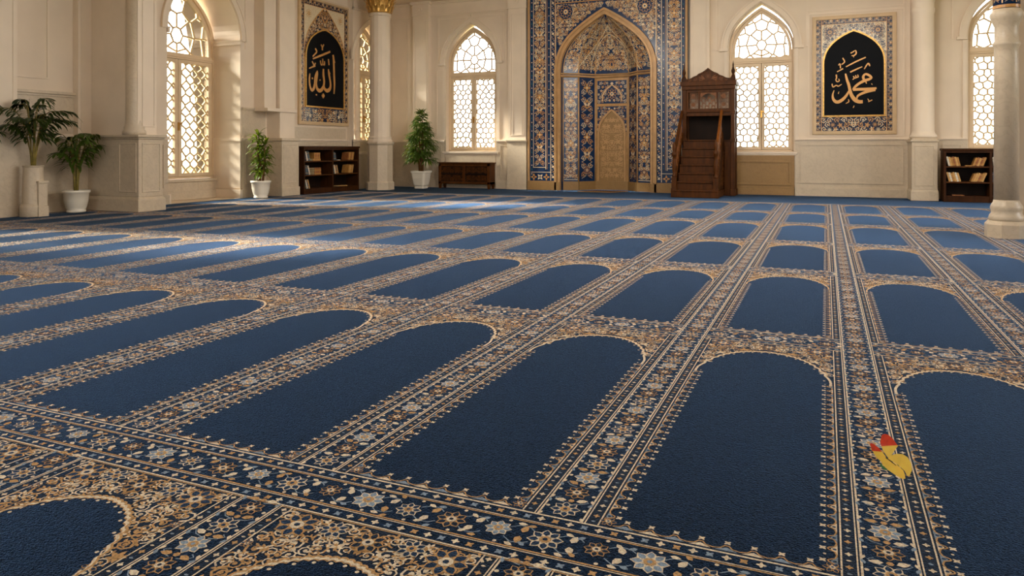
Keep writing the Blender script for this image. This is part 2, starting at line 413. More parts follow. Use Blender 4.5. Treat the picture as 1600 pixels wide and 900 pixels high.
# impost, dado and base courses running into the deep window recess
for sg in (-1, 1):
    y = W1Y+sg*.77; y0, y1 = (y-.03, y+.01) if sg > 0 else (y-.01, y+.03)
    mb.box(XM-.62, XM+.03, y0, y1, 2.66, 2.72); mb.box(XM-.62, XM+.03, y0-.01, y1+.01, 2.72, 2.745)
    mb.box(XM-.62, XM+.028, y0, y1, DC-.055, DC+.004); mb.box(XM-.62, XM+.04, y0-.01, y1+.01, 0, .15)
mb.box(XM-.62, XM+.012, W1Y+.755, W1Y+.775, .17, DC-.05); mb.box(XM-.62, XM+.012, W1Y+.755, W1Y+.765, 1.38, 1.385)
T = TL(XM); mb.ribbon([(8.05, 2.6), (8.05, 3.8), (9.98, 3.8), (9.98, 2.6)], -.012, .012, -.005, .014, T)
for a, b, z0, z1 in ((XC+.08, -8.76, 1.15, 3.7), (-7.76, W4['uc']-.84, 1.15, 2.6)): rectline(mb, TB, a, b, z0, z1, .02, .01)
rectline(mb, TB, -6.1, -5.88, 1.15, 3.7, .02, .01, .12)
rectline(mb, TB, W3['uc']+.83, 1.25, 3.36, 3.8, .025); rectline(mb, TB, W3['uc']+.83, 1.25, 1.09, 3.3, .03, .018)
rectline(mb, TL(XC), 14.2, 14.34, 1.15, 3.6, .02, .01)
rectline(mb, TL(XA), 6.0, 6.6, 1.8, 3.7, .025)
mb.build('trim_5', 'plaster_trim', kind='structure')

# pilasters (square engaged piers) -------------------------------------------------------------
def pilaster(name, T, u0, u1, d, capz=CEIL, ped=True):
    g = f(T); p = thing(name, T((u0+u1)/2, 0, 0), 'engaged pier', 'pillar'); del p['label']; del p['category']; p['kind'] = 'structure'
    mb = MB(); mb.box(u0, u1, -.02, d, 0, CEIL-.3, T=g); rectline(mb, T, u0+.05, u1-.05, 1.14, CEIL-.42, .015, .008, d)
    mb.build('shaft', 'plaster_trim', p)
    mb = MB(); mb.box(u0-.02, u1+.02, -.02, d+.025, 0, .15, T=g); mb.box(u0-.015, u1+.015, -.02, d+.015, .15, DC-.05, T=g); ledge(mb, lambda u, z, h: T(u, z, h+d), u0-.03, u1+.03, DC, .05, .05)
    mb.box(u0-.015, u1+.015, -.02, d+.02, DC-.05, DC-.001, T=g); mb.build('pedestal', 'marble', p)
    mb = MB(); a = CEIL-.32
    mb.box(u0-.02, u1+.02, -.02, d+.02, a, a+.03, T=g); mb.box(u0-.01, u1+.01, -.02, d+.01, a+.03, CEIL-.06, T=g); mb.box(u0-.05, u1+.05, -.02, d+.05, CEIL-.06, CEIL, T=g)
    uc = (u0+u1)/2; mb.ribbon([(uc+.035*math.cos(k*.628), a+.15+.035*math.sin(k*.628)) for k in range(10)], -.008, .008, d, d+.025, T, closed=True)
    mb.build('capital', 'plaster_trim', p)
pilaster('column_1', TB, onY(645, YB-.12), onY(669, YB-.12), .12)
pilaster('column_2', TB, -6.2, -5.79, .12)
pilaster('column_3', TB, -2.39, -2.03, .10)
pilaster('column_4', TL(XA), onX(122, XA+.1), onX(176, XA+.1), .10)
pilaster('column_5', TL(XA), 4.9, onX(27, XA+.22), .22)
# pier between the small plant and the left bookcase
p = thing('column_6', (-9.1, 10.7, 0), 'pier', 'pillar'); del p['label']; del p['category']; p['kind'] = 'structure'
mb = MB().box(XM-.05, -9.05, 10.52, 10.92, 1.0, CEIL); mb.box(XM-.05, -9.12, 10.2, 10.5, 1.58, CEIL); mb.build('shaft', 'plaster_trim', p, .006)
mb = MB().box(XM-.05, -8.95, 10.46, 10.95, 0, .16).box(XM-.05, -8.97, 10.48, 10.94, .16, 1.0).box(XM-.05, -8.945, 10.45, 10.96, 1.0, 1.05); rectline(mb, TL(-8.97), 10.53, 10.89, .24, .93, .015, .008)
mb.build('pedestal', 'marble', p, .006)
mb = MB().box(XM-.05, -9.02, 10.17, 10.95, 1.52, 1.58); mb.build('band', 'plaster_trim', p, .006)

# big pier with engaged round shaft beside the left window
PX, PY0, PY1 = -8.5, 7.1, 7.49
p = thing('column_7', (PX-.3, PY0+.2, 0), 'pier', 'pillar'); del p['label']; del p['category']; p['kind'] = 'structure'
mb = MB().box(XA-.4, PX-.09, PY0+.06, PY1-.02, DC, CEIL); rectline(mb, TL(PX-.09), PY0+.14, PY1-.06, DC+.12, CEIL-.5, .02, .01); mb.build('shaft', 'plaster_trim', p, .006)
mb = MB(); mb.lathe([(.15, DC), (.15, DC+.05), (.13, DC+.07), (.135, DC+.1), (.115, DC+.13), (.11, DC+.2), (.105, CEIL)], PX-.2, PY0+.1, 28); mb.build('round_shaft', 'marble', p)
mb = MB().box(XA-.05, PX+.03, PY0-.03, PY1+.03, 0, .16).frus(XA-.05, PX+.03, PY0-.03, PY1+.03, .16, XA-.05, PX, PY0, PY1, .2)
mb.box(XA-.05, PX, PY0, PY1, .2, DC-.06).box(XA-.05, PX+.02, PY0-.02, PY1+.02, DC-.06, DC-.035).box(XA-.05, PX+.045, PY0-.045, PY1+.045, DC-.035, DC)
rectline(mb, TL(PX), PY0+.06, PY1-.05, .27, DC-.12, .018, .01); rectline(mb, lambda u, z, h: (u, PY0-h, z), PX-.36, PX-.05, .27, DC-.12, .018, .01)
mb.build('pedestal', 'marble', p, .008)

# ------------------------------------------------------------------ windows
def voronoi(pts):
    v, e, fc, *_ = geometry.delaunay_2d_cdt([Vector(p) for p in pts], [], [], 0, 1e-7)
    cc = []; em = {}
    for i, t in enumerate(fc):
        a, b, c = (v[k] for k in t)
        d = 2*(a.x*(b.y-c.y)+b.x*(c.y-a.y)+c.x*(a.y-b.y))
        if abs(d) < 1e-12: cc.append(None); continue
        A, B, C_ = a.length_squared, b.length_squared, c.length_squared
        cc.append(((A*(b.y-c.y)+B*(c.y-a.y)+C_*(a.y-b.y))/d, (A*(c.x-b.x)+B*(a.x-c.x)+C_*(b.x-a.x))/d))
        for k in range(3): em.setdefault(tuple(sorted((t[k], t[(k+1) % 3]))), []).append(i)
    return [(cc[t[0]], cc[t[1]]) for t in em.values() if len(t) == 2 and cc[t[0]] and cc[t[1]]]
def lattice(mb, T, pts, inside, w, h0, h1):
    for k_, (a, b) in enumerate(voronoi(pts)):
        ia, ib = inside(*a), inside(*b)
        if not ia and not ib: continue
        if math.hypot(a[0]-b[0], a[1]-b[1]) < .004: continue
        if not (ia and ib):
            p, q = (a, b) if ia else (b, a); lo, hi = 0, 1
            for _ in range(12):
                m = (lo+hi)/2
                if inside(p[0]+(q[0]-p[0])*m, p[1]+(q[1]-p[1])*m): lo = m
                else: hi = m
            b = (p[0]+(q[0]-p[0])*lo, p[1]+(q[1]-p[1])*lo); a = p
        e_ = (k_ % 13)*.0004; mb.ribbon([a, b], -w/2, w/2, h0+e_, h1+e_, T)
def window(no, T, o, zspring, zbot, edge, mull, ztr0, ztr1, seed, gap=.03):
    rnd = random.Random(seed); uc, a, d = o['uc'], o['a'], o['depth']; g = f(T)
    root = thing('window_%d' % no, T(uc, zbot, -d), 'w', 'window'); del root['label']; del root['category']; root['kind'] = 'structure'
    fr = MB(); h0, h1 = -d-.05, -d+.0
    za = zspring+(o['za']-o['zp'])*.98
    for sg in (-1, 1): fr.box(*sorted((uc+sg*(a-.04), uc+sg*(a+.01))), h0-.02, h1+.03, zbot, zspring, T=g)
    fr.box(uc-a, uc+a, h0, h1+.02, ztr0, ztr1, T=g); fr.box(uc-a+.03, uc+a-.03, h0, h1+.035, ztr0+.03, ztr0+.055, T=g)
    fr.ribbon(arch(uc, a+.01, zspring, za+.01, 18), 0, -edge*.45, h0-.02, h1+.03, T); fr.ribbon(arch(uc, a-edge*.4, zspring, za-edge*.4, 18), 0, -edge*.5, h0, h1, T)
    for sg in (-1, 1): fr.box(*sorted((uc+sg*(a-edge*.9), uc+sg*a)), h0, h1, ztr1, zspring, T=g)
    fr.box(uc-a, uc+a, h0-.02, h1+.03, zbot-.01, zbot+.025, T=g)
    for sg in (-1, 1): fr.box(*sorted((uc+sg*(a-.075), uc+sg*(a-.03))), h0-.012, h0+.004, zbot, ztr0+.02, T=g)
    fr.box(uc-a+.03, uc+a-.03, h0-.012, h0+.004, zbot, zbot+.075, T=g); fr.box(uc-a+.03, uc+a-.03, h0-.012, h0+.004, ztr0-.05, ztr0+.03, T=g); fr.box(uc-.03, uc+.03, h0-.012, h0+.004, zbot, ztr0+.02, T=g)
    fr.build('window_frame', 'frame_paint', root, .004)
    gl = MB()
    for k, sg in enumerate((-1, 1)):
        u0, u1 = sorted((uc+sg*mull/2, uc+sg*(a-edge))); x0, x1 = sorted((uc+sg*.004, uc+sg*(a-.035)))
        lf = MB(); zz0, zz1 = zbot+.03, ztr0-.003; b0, b1 = zbot+.085, ztr0-.06
        lf.box(x0, u0, h0+.005, h1+.012, zz0, zz1, T=g); lf.box(u1, x1, h0+.005, h1+.012, zz0, zz1, T=g); lf.box(u0, u1, h0+.005, h1+.012, zz0, b0, T=g); lf.box(u0, u1, h0+.005, h1+.012, b1, zz1, T=g)
        leaf = lf.build('casement', 'frame_paint', root, .004)
        lt = MB(); um = (u0+u1)/2; hw = (u1-u0)/2; pts = []; n = int((b1-b0)/.105)
        for j in range(-1, n+2):
            z = b0+(b1-b0)*(j+.5)/n
            row = (.0, .115, .24) if j % 2 else (.06, .18, .3)
            for x in row:
                x *= hw/.2; jx = rnd.uniform(-.018, .018) if x else 0; jz = rnd.uniform(-.026, .026)
                pts += [(um+x+jx, z+jz)]+([(um-x-jx, z+jz)] if x else [])
        lattice(lt, T, pts, lambda u, z: u0-.01 < u < u1+.01 and b0-.01 < z < b1+.01, .026, h0+.012, h0+.026)
        lt.build('lattice', 'lattice_paint', leaf)
        gl.box(u0-.01, u1+.01, h0+.004, h0+.009, b0-.01, b1+.01, T=g)
        if k == 0:
            hd = MB(); zc = (zbot+ztr0)/2-.12; hd.box(uc-.018, uc+.018, h1+.005, h1+.03, zc-.08, zc+.06, T=g); hd.box(uc-.012, uc+.05, h1+.03, h1+.05, zc+.02, zc+.045, T=g); hd.build('handle', 'brass', leaf, .003)
    # lunette: a sunburst of cells around a central boss
    lt = MB(); ga = a-edge; arc = arch(uc, ga, zspring, za-edge, 20); zc = zspring+.12*(ga/.5); pts = [(uc, zc)]
    for r, n, ph in ((.16, 8, .2), (.34, 10, 0), (.5, 16, .1), (.62, 24, 0), (.75, 28, .1), (.95, 24, 0)):
        r *= ga/.47
        for i in range(n//2+1):
            t = math.pi/2+ph*0+math.pi*2*(i+(.5 if ph else 0))/n; jr = rnd.uniform(.94, 1.06)
            x, z = r*jr*math.cos(t), r*jr*1.15*math.sin(t)
            pts += [(uc+x, zc+z)]+([(uc-x, zc+z)] if abs(x) > .01 else [])
    def ins(u, z):
        if z < ztr1-.01 or abs(u-uc) > ga+.01: return False
        if z < zspring: return True
        x = uc+abs(u-uc)
        for p, q in zip(arc[20:], arc[21:]):
            if p[0]-1e-6 <= x <= q[0]+1e-6: return z < p[1]+(q[1]-p[1])*(x-p[0])/max(1e-6, q[0]-p[0])+.01
        return False
    lattice(lt, T, pts, ins, .027, h0+.012, h0+.026); lt.build('lattice', 'lattice_paint', root)
    ap = [(uc-ga-.01, ztr1-.01)]+arch(uc, ga+.01, zspring, za-edge+.01, 18)+[(uc+ga+.01, ztr1-.01)]
    gl.add([T(u, z, h0+.006) for u, z in ap], [tuple(range(len(ap)))])
    gl.build('window_pane', 'window_glass', root)
    if gap:
        sl = MB(); sl.box(uc-a-.07, uc+a+.07, h0-.06, .05, zbot-.05, zbot-.012, T=g); sl.box(uc-a-.05, uc+a+.05, -.02, .035, zbot-.075, zbot-.05, T=g); sl.build('window_sill', 'plaster_trim', root, .005)
    return root
window(3, TB, W3, 2.7, .81, .105, .112, 2.47, 2.58, 3)
window(4, TB, W4, 2.7, .81, .105, .112, 2.44, 2.55, 4)
window(5, TB, W5, 2.7, .85, .105, .112, 2.47, 2.58, 5)
window(2, TL(XC), W2, 2.7, .81, .105, .112, 2.47, 2.58, 6)
window(6, TL(XA), W6, 2.65, .42, .115, .14, 2.36, 2.46, 9)
r1 = window(1, TL(XM), W1, 2.6, .36, .115, .14, 2.36, 2.46, 8, 0)
mb = MB().box(XM-.8, XM-.5, W1Y-.77, W1Y+.76, .3, .345).box(XM-.8, XM-.53, W1Y-.77, W1Y+.76, 0, .3).box(XM-.8, XM-.515, W1Y-.77, W1Y+.76, 0, .14)
for y in (W1Y-.3, W1Y+.35): mb.box(XM-.54, XM-.526, y-.006, y+.006, .15, .3)
mb.build('window_sill', 'marble', r1, .006)
# tan stone panel under the window beside the pulpit
mb = MB(); g = f(TB); a0, a1 = W3['uc']-.6, W3['uc']+.585
mb.box(a0, a1, -.02, .03, .13, .76, T=g); mb.box(a0, a1, -.02, .05, 0, .13, T=g); mb.ribbon([(a0+.1, .2), (a0+.1, .62), (a1-.07, .62), (a1-.07, .2)], -.02, .02, .03, .045, TB, closed=True)
mb.build('trim_6', 'stone_tan', kind='structure', bevel=.004)
# ------------------------------------------------------------------ prayer carpet
CK = dict(bump=.7, bscale=240, spec=.12)
mat('pile_navy', (6, 18, 35), .85, var=3.2, vscale=105, stretch=(1, 1.5, 1), sheen=.8, bump=.8, bscale=200, spec=.08)
mat('pile_cream', (252, 234, 206), .75, var=.3, vscale=200, sheen=.25, bump=.7, bscale=240, spec=.15)
mat('pile_gold', (212, 170, 120), .8, var=.3, vscale=200, **CK)
mat('pile_slate', (150, 170, 194), .8, var=.3, vscale=200, **CK)
mat('pile_dark', (9, 20, 36), .8, var=.4, vscale=170, sheen=.4, **CK)
P, SW, X0 = .688, .1075, .0681
ROWS = [-.49, 1.50, 3.49, 5.47, 7.18, 9.05, 10.62, 12.37]
NAVY, CREAM, GOLD, SLATE, DARK = range(5)
def carpet_tile(first, L=1.99):
    p = Pat(); rnd = random.Random(5 if first else 9); bh = .1
    # long strip between mat columns (u 0..SW), framed by cream double lines
    v0, v1 = (bh if first else -bh), L-bh
    for u in (0, SW):
        sg = -1 if u == 0 else 1
        p.stroke([(u, v0), (u, v1)], .0048, CREAM, 2); p.stroke([(u+sg*.0075, v0), (u+sg*.0075, v1)], .0032, CREAM, 2); p.stroke([(u+sg*.004, v0), (u+sg*.004, v1)], .004, DARK, 1)
    n = int((v1-v0)/.086); st = (v1-v0)/n; uc = SW/2
    def motif(c, k, r):
        if k % 3 == 0: p.rosette(c, r, 8, CREAM, NAVY, GOLD, 3, .2)
        elif k % 3 == 1: p.rosette(c, r*.9, 8, GOLD, DARK, CREAM, 3)
        else: p.rosette(c, r, 8, CREAM, SLATE, GOLD, 3, .1)
    for i in range(n):
        v = v0+st*(i+.5); motif((uc, v), i, .036)
        for sg in (-1, 1):
            q = (uc+sg*.036, v+st*.5)
            p.leaf((uc+sg*.012, v+st*.5), (0 if sg > 0 else math.pi)+rnd.uniform(-.5, .5), .03, .017, GOLD if rnd.random() < .5 else CREAM, 3)
            p.disc((uc+sg*.045, v+rnd.uniform(-.008, .008)), .0055, CREAM, 3, 6); p.leaf((uc+sg*.047, v+st*.3), math.pi/2-sg*.4, .02, .009, SLATE, 3)
            p.leaf((uc+sg*.047, v-st*.3), -math.pi/2+sg*.4, .02, .009, CREAM, 3)
            p.stroke([(uc+sg*.01, v+st*.36), (uc+sg*.03, v+st*.42), (uc+sg*.042, v+st*.56), (uc+sg*.03, v+st*.66)], .003, SLATE, 2)
        p.disc((uc, v+st*.5), .008, GOLD, 3, 6)
    # guard strips with tiny flowers, gold line, zigzag and trefoils on both sides of the field
    fl0, fl1 = bh+.005, L-bh-.005
    for side in (0, 1):
        U = (lambda x: SW+x) if side == 0 else (lambda x: P-x)
        p.stroke([(U(.0235), fl0), (U(.0235), fl1)], .024, DARK, 0.5)
        n = int((fl1-fl0)/.026); st = (fl1-fl0)/n
        for i in range(n):
            v = fl0+st*(i+.5); c = (U(.0235), v)
            if i % 2:
                for q in range(4): p.leaf(c, q*1.5708, .0085, .006, GOLD if i % 4 == 1 else CREAM, 2)
            else: p.leaf((c[0]-.006, v), 0, .012, .006, CREAM if i % 4 else SLATE, 2)
        p.stroke([(U(.038), fl0), (U(.038), fl1)], .0038, CREAM, 2); p.stroke([(U(.042), fl0), (U(.042), fl1)], .003, DARK, 1)
        z0, z1 = bh+.03, L-bh-.5; n = int((z1-z0)/.05); st = (z1-z0)/n; zz = []
        for i in range(n):
            v = z0+st*i
            zz += [(U(.046), v), (U(.05), v+st*.28), (U(.062), v+st*.42), (U(.064), v+st*.5), (U(.062), v+st*.58), (U(.05), v+st*.72)]
            p.poly([(U(.0445), v+.004), (U(.0585), v+st*.5), (U(.0445), v+st-.004)], CREAM if i % 2 else SLATE, 1)
            p.leaf((U(.046), v+st*.5), 0 if side == 0 else math.pi, .01, .008, NAVY, 2)
            c = (U(.074), v+st*.5)
            for q in range(4): p.leaf(c, q*1.5708+.78, .0095, .006, CREAM, 2)
            p.disc((U(.07), v+st), .0035, CREAM, 2, 6)
        zz.append((U(.046), z1)); p.stroke(zz, .0036, GOLD, 3); p.stroke([(x+(.003 if side == 0 else -.003), y) for x, y in zz], .0035, DARK, 2)
    # foot of the field
    z0, z1 = SW+.07, P-.07; n = 8; st = (z1-z0)/n; zz = []; vb = bh+.008
    for i in range(n):
        u = z0+st*i
        zz += [(u, vb+.006), (u+st*.28, vb+.01), (u+st*.42, vb+.021), (u+st*.58, vb+.021), (u+st*.72, vb+.01)]
        p.poly([(u+.004, vb+.002), (u+st*.5, vb+.016), (u+st-.004, vb+.002)], CREAM if i % 2 else SLATE, 1)
        for q in range(4): p.leaf((u+st*.5, vb+.034), q*1.5708+.78, .0095, .006, CREAM, 2)
    zz.append((z1, vb+.006)); p.stroke(zz, .0036, GOLD, 3)
    for sg, u in ((1, SW+.055), (-1, P-.055)): p.rosette((u, vb+.022), .02, 6, GOLD, NAVY, CREAM, 2)
    # niche-shaped head of the field with its dense scrolled spandrel
    ua, ub = SW+.046, P-.046; um = (ua+ub)/2; hw = (ub-ua)/2-.006; vs, vt = L-bh-.52, L-bh-.155
    def head(t):                              # t 0..1 from the axis to the shoulder
        return vs+(vt-vs)*(1-t**2.6)**.62*(1-.06*t)+.012*(1-t)
    m = 26; edge = [(um+hw*(2*i/m-1), head(abs(2*i/m-1))) for i in range(m+1)]
    sc = []
    for i in range(m):
        a, b = edge[i], edge[i+1]; d = norm2((b[0]-a[0], b[1]-a[1])); nx, ny = -d[1], d[0]; l_ = math.hypot(b[0]-a[0], b[1]-a[1])
        for t, k in ((0, 0), (.25, .006), (.5, .0085), (.75, .006)): sc.append((a[0]+(b[0]-a[0])*t+nx*k*min(1, l_/.03), a[1]+(b[1]-a[1])*t+ny*k*min(1, l_/.03)))
        if i % 2: p.disc(((a[0]+b[0])/2-nx*.012, (a[1]+b[1])/2-ny*.012), .005, CREAM, 3, 6)
    sc.append(edge[-1])
    top = L-bh-.004
    for a, b in zip(edge, edge[1:]): p.poly([a, b, (b[0], top), (a[0], top)], DARK, .6)
    p.stroke(sc, .009, CREAM, 4); p.stroke([(x, y+.008) for x, y in sc], .006, GOLD, 4); p.stroke([(x, y-.006) for x, y in sc], .004, GOLD, 3)
    def ins(u, v): return ua+.004 < u < ub-.004 and v < top-.012 and v > head(min(1, abs(u-um)/hw))+.026
    for sg in (-1, 1): p.rosette((um+sg*hw*.8, top-.06), .05, 8, GOLD, NAVY, CREAM, 5)
    for sg in (-1, 1): p.rosette((um+sg*hw*.42, top-.045), .034, 8, CREAM, NAVY, GOLD, 5)
    p.rosette((um, top-.06), .04, 8, GOLD, DARK, CREAM, 5)
    scatter(p, ua, ub, vs-.02, top-.01, .036, ins, rnd, um, 2, (CREAM, GOLD)); scatter(p, ua, ub, vs-.02, top-.01, .03, ins, rnd, um, 3, (CREAM, SLATE)) if False else None
    scatter(p, ua, ub, vs, top-.01, .05, ins, rnd, um, 1, (GOLD, CREAM))
    # cross band centred on v=0
    us = [(0, P)] if first else [(SW+.008, P-.008)]
    for a, b in us:
        for v, w, c in ((bh, .006, CREAM), (bh-.037, .003, CREAM), (bh-.043, .004, GOLD), (-bh+.037, .003, CREAM), (-bh+.044, .005, GOLD), (-bh, .005, CREAM), (-bh-.006, .003, GOLD)):
            p.stroke([(a, v), (b, v)], w, c, 2)
        for sg in (1, -1):
            n = int((b-a)/.034); st = (b-a)/n
            for i in range(n):
                c = (a+st*(i+.5), sg*(bh-.018))
                for q in range(4): p.leaf(c, q*1.5708+(i % 2)*.78, .011, .0075, (CREAM, GOLD, CREAM, SLATE)[i % 4], 2)
        n = int((b-a)/.1); st = (b-a)/n
        for i in range(n):
            u = a+st*(i+.5); motif((u, rnd.uniform(-.006, .006)), i, .041 if i % 2 == 0 else .032)
            for sg in (-1, 1):
                p.leaf((u+st*.5, sg*.008), sg*1.57+rnd.uniform(-.6, .6), .03, .018, GOLD if rnd.random() < .5 else CREAM, 3)
                p.leaf((u+st*.3, sg*.042), rnd.uniform(-.8, .8), .024, .012, CREAM, 3); p.leaf((u-st*.3, sg*.042), 3.14+rnd.uniform(-.8, .8), .022, .012, SLATE if rnd.random() < .5 else GOLD, 3)
                p.disc((u+st*.12, sg*.047), .005, CREAM, 3, 6)
                p.stroke([(u+st*.2, sg*.02), (u+st*.38, sg*.036), (u+st*.6, sg*.034), (u+st*.72, sg*.022)], .003, SLATE, 2)
    return p
def tile_arrays(p):
    v = np.array(p.v, dtype=np.float32); v[:, 2] = .0004*v[:, 2]-.003
    tot = np.array([len(q) for q in p.f], dtype=np.int32); loops = np.array([i for q in p.f for i in q], dtype=np.int32); return v, tot, loops, np.array(p.m, dtype=np.int32)
TA, TBt = tile_arrays(carpet_tile(True)), tile_arrays(carpet_tile(False))
V = []; T_ = []; LO = []; M_ = []; off = 0
quad = np.array([(XM+.005, YF+.02, -.003), (XR-.02, YF+.02, -.003), (XR-.02, YB+.03, -.003), (XM+.005, YB+.03, -.003), (XM+.005, YF+.02, -.012), (XR-.02, YF+.02, -.012), (XR-.02, YB+.03, -.012), (XM+.005, YB+.03, -.012)], dtype=np.float32)
V.append(quad); qf = [(0, 1, 2, 3), (7, 6, 5, 4), (0, 4, 5, 1), (1, 5, 6, 2), (2, 6, 7, 3), (3, 7, 4, 0)]
T_.append(np.full(6, 4, np.int32)); LO.append(np.array(qf, dtype=np.int32).ravel()); M_.append(np.zeros(6, np.int32)); off = 8
for j in range(len(ROWS)-1):
    v, t, l, m = TA if j == 1 else TBt; sc_ = (ROWS[j+1]-ROWS[j])/1.99
    for k in range(-15, 8):
        x = X0+k*P
        if x < (XA+.02 if ROWS[j+1] < 7.2 else XM-.0) or x+P > XR: continue
        w = v.copy(); w[:, 0] += x; w[:, 1] = w[:, 1]*sc_+ROWS[j]; V.append(w); T_.append(t); LO.append(l+off); M_.append(m); off += len(v)
xa, xb = X0-13*P, X0+8*P
# closing border behind the last row, narrow lines
for y, w, c in ((12.27, .02, 1), (12.33, .04, 3), (12.45, .012, 1)):
    V.append(np.array([(XM+.1, y-w/2, -.001), (XR-.1, y-w/2, -.001), (XR-.1, y+w/2, -.001), (XM+.1, y+w/2, -.001)], dtype=np.float32)); T_.append(np.array([4], np.int32)); LO.append(np.arange(4, dtype=np.int32)+off); M_.append(np.array([c], np.int32)); off += 4
for x0_, x1_, y0_, y1_ in ((XA+.005, XM+.01, YF+.02, 7.48), (MXC-1.0, MXC+1.0, YB, YB+.5)):      # carpet running to the set-back wall and into the niche
    V.append(np.array([(x0_, y0_, -.0031), (x1_, y0_, -.0031), (x1_, y1_, -.0031), (x0_, y1_, -.0031)], dtype=np.float32)); T_.append(np.array([4], np.int32)); LO.append(np.arange(4, dtype=np.int32)+off); M_.append(np.zeros(1, np.int32)); off += 4
V = np.concatenate(V); T_ = np.concatenate(T_); LO = np.concatenate(LO); M_ = np.concatenate(M_)
me = bpy.data.meshes.new('prayer_carpet'); me.vertices.add(len(V)); me.vertices.foreach_set('co', V.ravel())
me.loops.add(len(LO)); me.loops.foreach_set('vertex_index', LO)
me.polygons.add(len(T_)); st_ = np.zeros(len(T_), np.int32); st_[1:] = np.cumsum(T_)[:-1]
me.polygons.foreach_set('loop_start', st_); me.polygons.foreach_set('loop_total', T_); me.polygons.foreach_set('material_index', M_)
for n_ in ('pile_navy', 'pile_cream', 'pile_gold', 'pile_slate', 'pile_dark'): me.materials.append(MATS[n_])
me.update(); me.validate()
o = bpy.data.objects.new('prayer_carpet', me); COL.objects.link(o)
tag(o, 'navy blue prayer carpet with cream and gold floral borders covering the whole floor', 'carpet')
del V, T_, LO, M_, TA, TBt

# ------------------------------------------------------------------ mihrab (tiled prayer niche)
YM = YB-.1
mih = thing('mihrab', (MXC, YM, 0), 'tall blue and gold tiled prayer niche with pointed arch in the wall', 'prayer niche')
TM = lambda u, z, h: (u, YM-h, z)
gM = f(TM); HW = (MX1-MX0)/2; AO = 1.06; AI = .93; ZS = 2.42; ZT = CEIL
zao, zai = 3.70, 3.55
CP = ['tile_navy', 'tile_cream', 'tile_gold', 'tile_teal', 'tile_deep', 'gold_moulding']
# slab of the frame: rectangle with the arched opening cut out
mb = MB(); ar = arch(MXC, AO-.03, ZS, zao-.03, 18, .075)
q = lambda pts: mb.add([TM(a, b, 0) for a, b in pts], [tuple(range(len(pts)))])
q([(MX0, .18), (MXC-AO+.03, .18), (MXC-AO+.03, ZT), (MX0, ZT)]); q([(MXC+AO-.03, .18), (MX1, .18), (MX1, ZT), (MXC+AO-.03, ZT)])
for a, b in zip(ar, ar[1:]): q([a, b, (b[0], ZT), (a[0], ZT)])
for x in (MX0, MX1): mb.add([(x, YM, 0), (x, YB, 0), (x, YB, ZT), (x, YM, ZT)], [(0, 1, 2, 3)])
mb.build('frame', ['tile_navy'], mih)
def pattern(name, p, T, ground=None, mats=None, parent=mih, base=.002, eps=.0009, back=None):
    mb = MB()
    if back: back(mb)
    p.emit(mb, T, eps, base); return mb.build(name, mats or CP[:4], parent)
# nested frame strips, mirrored left and right; widths as fractions read from outside inwards
rnd = random.Random(11)
strips = [(.045, 'line'), (.125, 'thin'), (.14, 'l'), (.40, 'band'), (.415, 'l'), (.49, 'navy'), (.505, 'l'), (.58, 'thin2')]
for sg in (-1, 1):
    X = lambda d: MXC+sg*(HW-d)
    p = Pat(); zb = .37
    def vline(d, w, m, z0, z1): p.stroke([(X(d), z0), (X(d), z1)], w, m, 1)
    a, b = sorted((X(.055), X(.115))); thin(p, a, b, .2, ZT, 3, 1, 1)
    vline(.122, .012, 1, zb+.1, ZT); vline(.395, .014, 1, zb+.06, ZT); vline(.425, .008, 2, zb+.06, ZT); vline(.505, .014, 1, .2, ZT); vline(.6, .012, 2, .2, ZT)
    p.stroke([(X(.115), zb+.1), (X(.4), zb+.1)], .014, 1, 1); p.stroke([(X(.07), zb), (X(.52), zb)], .012, 1, 1)
    a, b = sorted((X(.135), X(.385))); scatter(p, a+.015, b-.015, zb+1.3, ZT, .07, lambda u, z: True, rnd, (a+b)/2, .2, (2, 1)); band(p, a, b, zb+.13, ZT, rnd)
    a, b = sorted((X(.52), X(.59))); thin(p, a, b, .22, ZT, 1, 2)
    for i in range(44): p.disc((X(.465), zb+.1+i*.085), .011, 1 if i % 2 else 3, 1, 6)
    for k, d in enumerate((.13, .27, .41)):       # bottom row of crosses and lozenges
        c = (X(d), .27)
        for qd in range(4): p.leaf(c, qd*math.pi/2+(.78 if k % 2 else 0), .075, .04, 1 if k % 2 else 2, 1)
        p.disc(c, .02, 0, 2, 6)
    pattern('tile_border', p, TM)
    mb = MB(); d0, d1 = sorted((X(0), X(.045))); mb.box(d0, d1, -.005, .03, 0.0, ZT, T=gM); d0, d1 = sorted((X(.008), X(.03))); mb.box(d0, d1, .03, .042, 0.18, ZT, T=gM); mb.build('edge_moulding', 'gold_moulding', mih, .004)
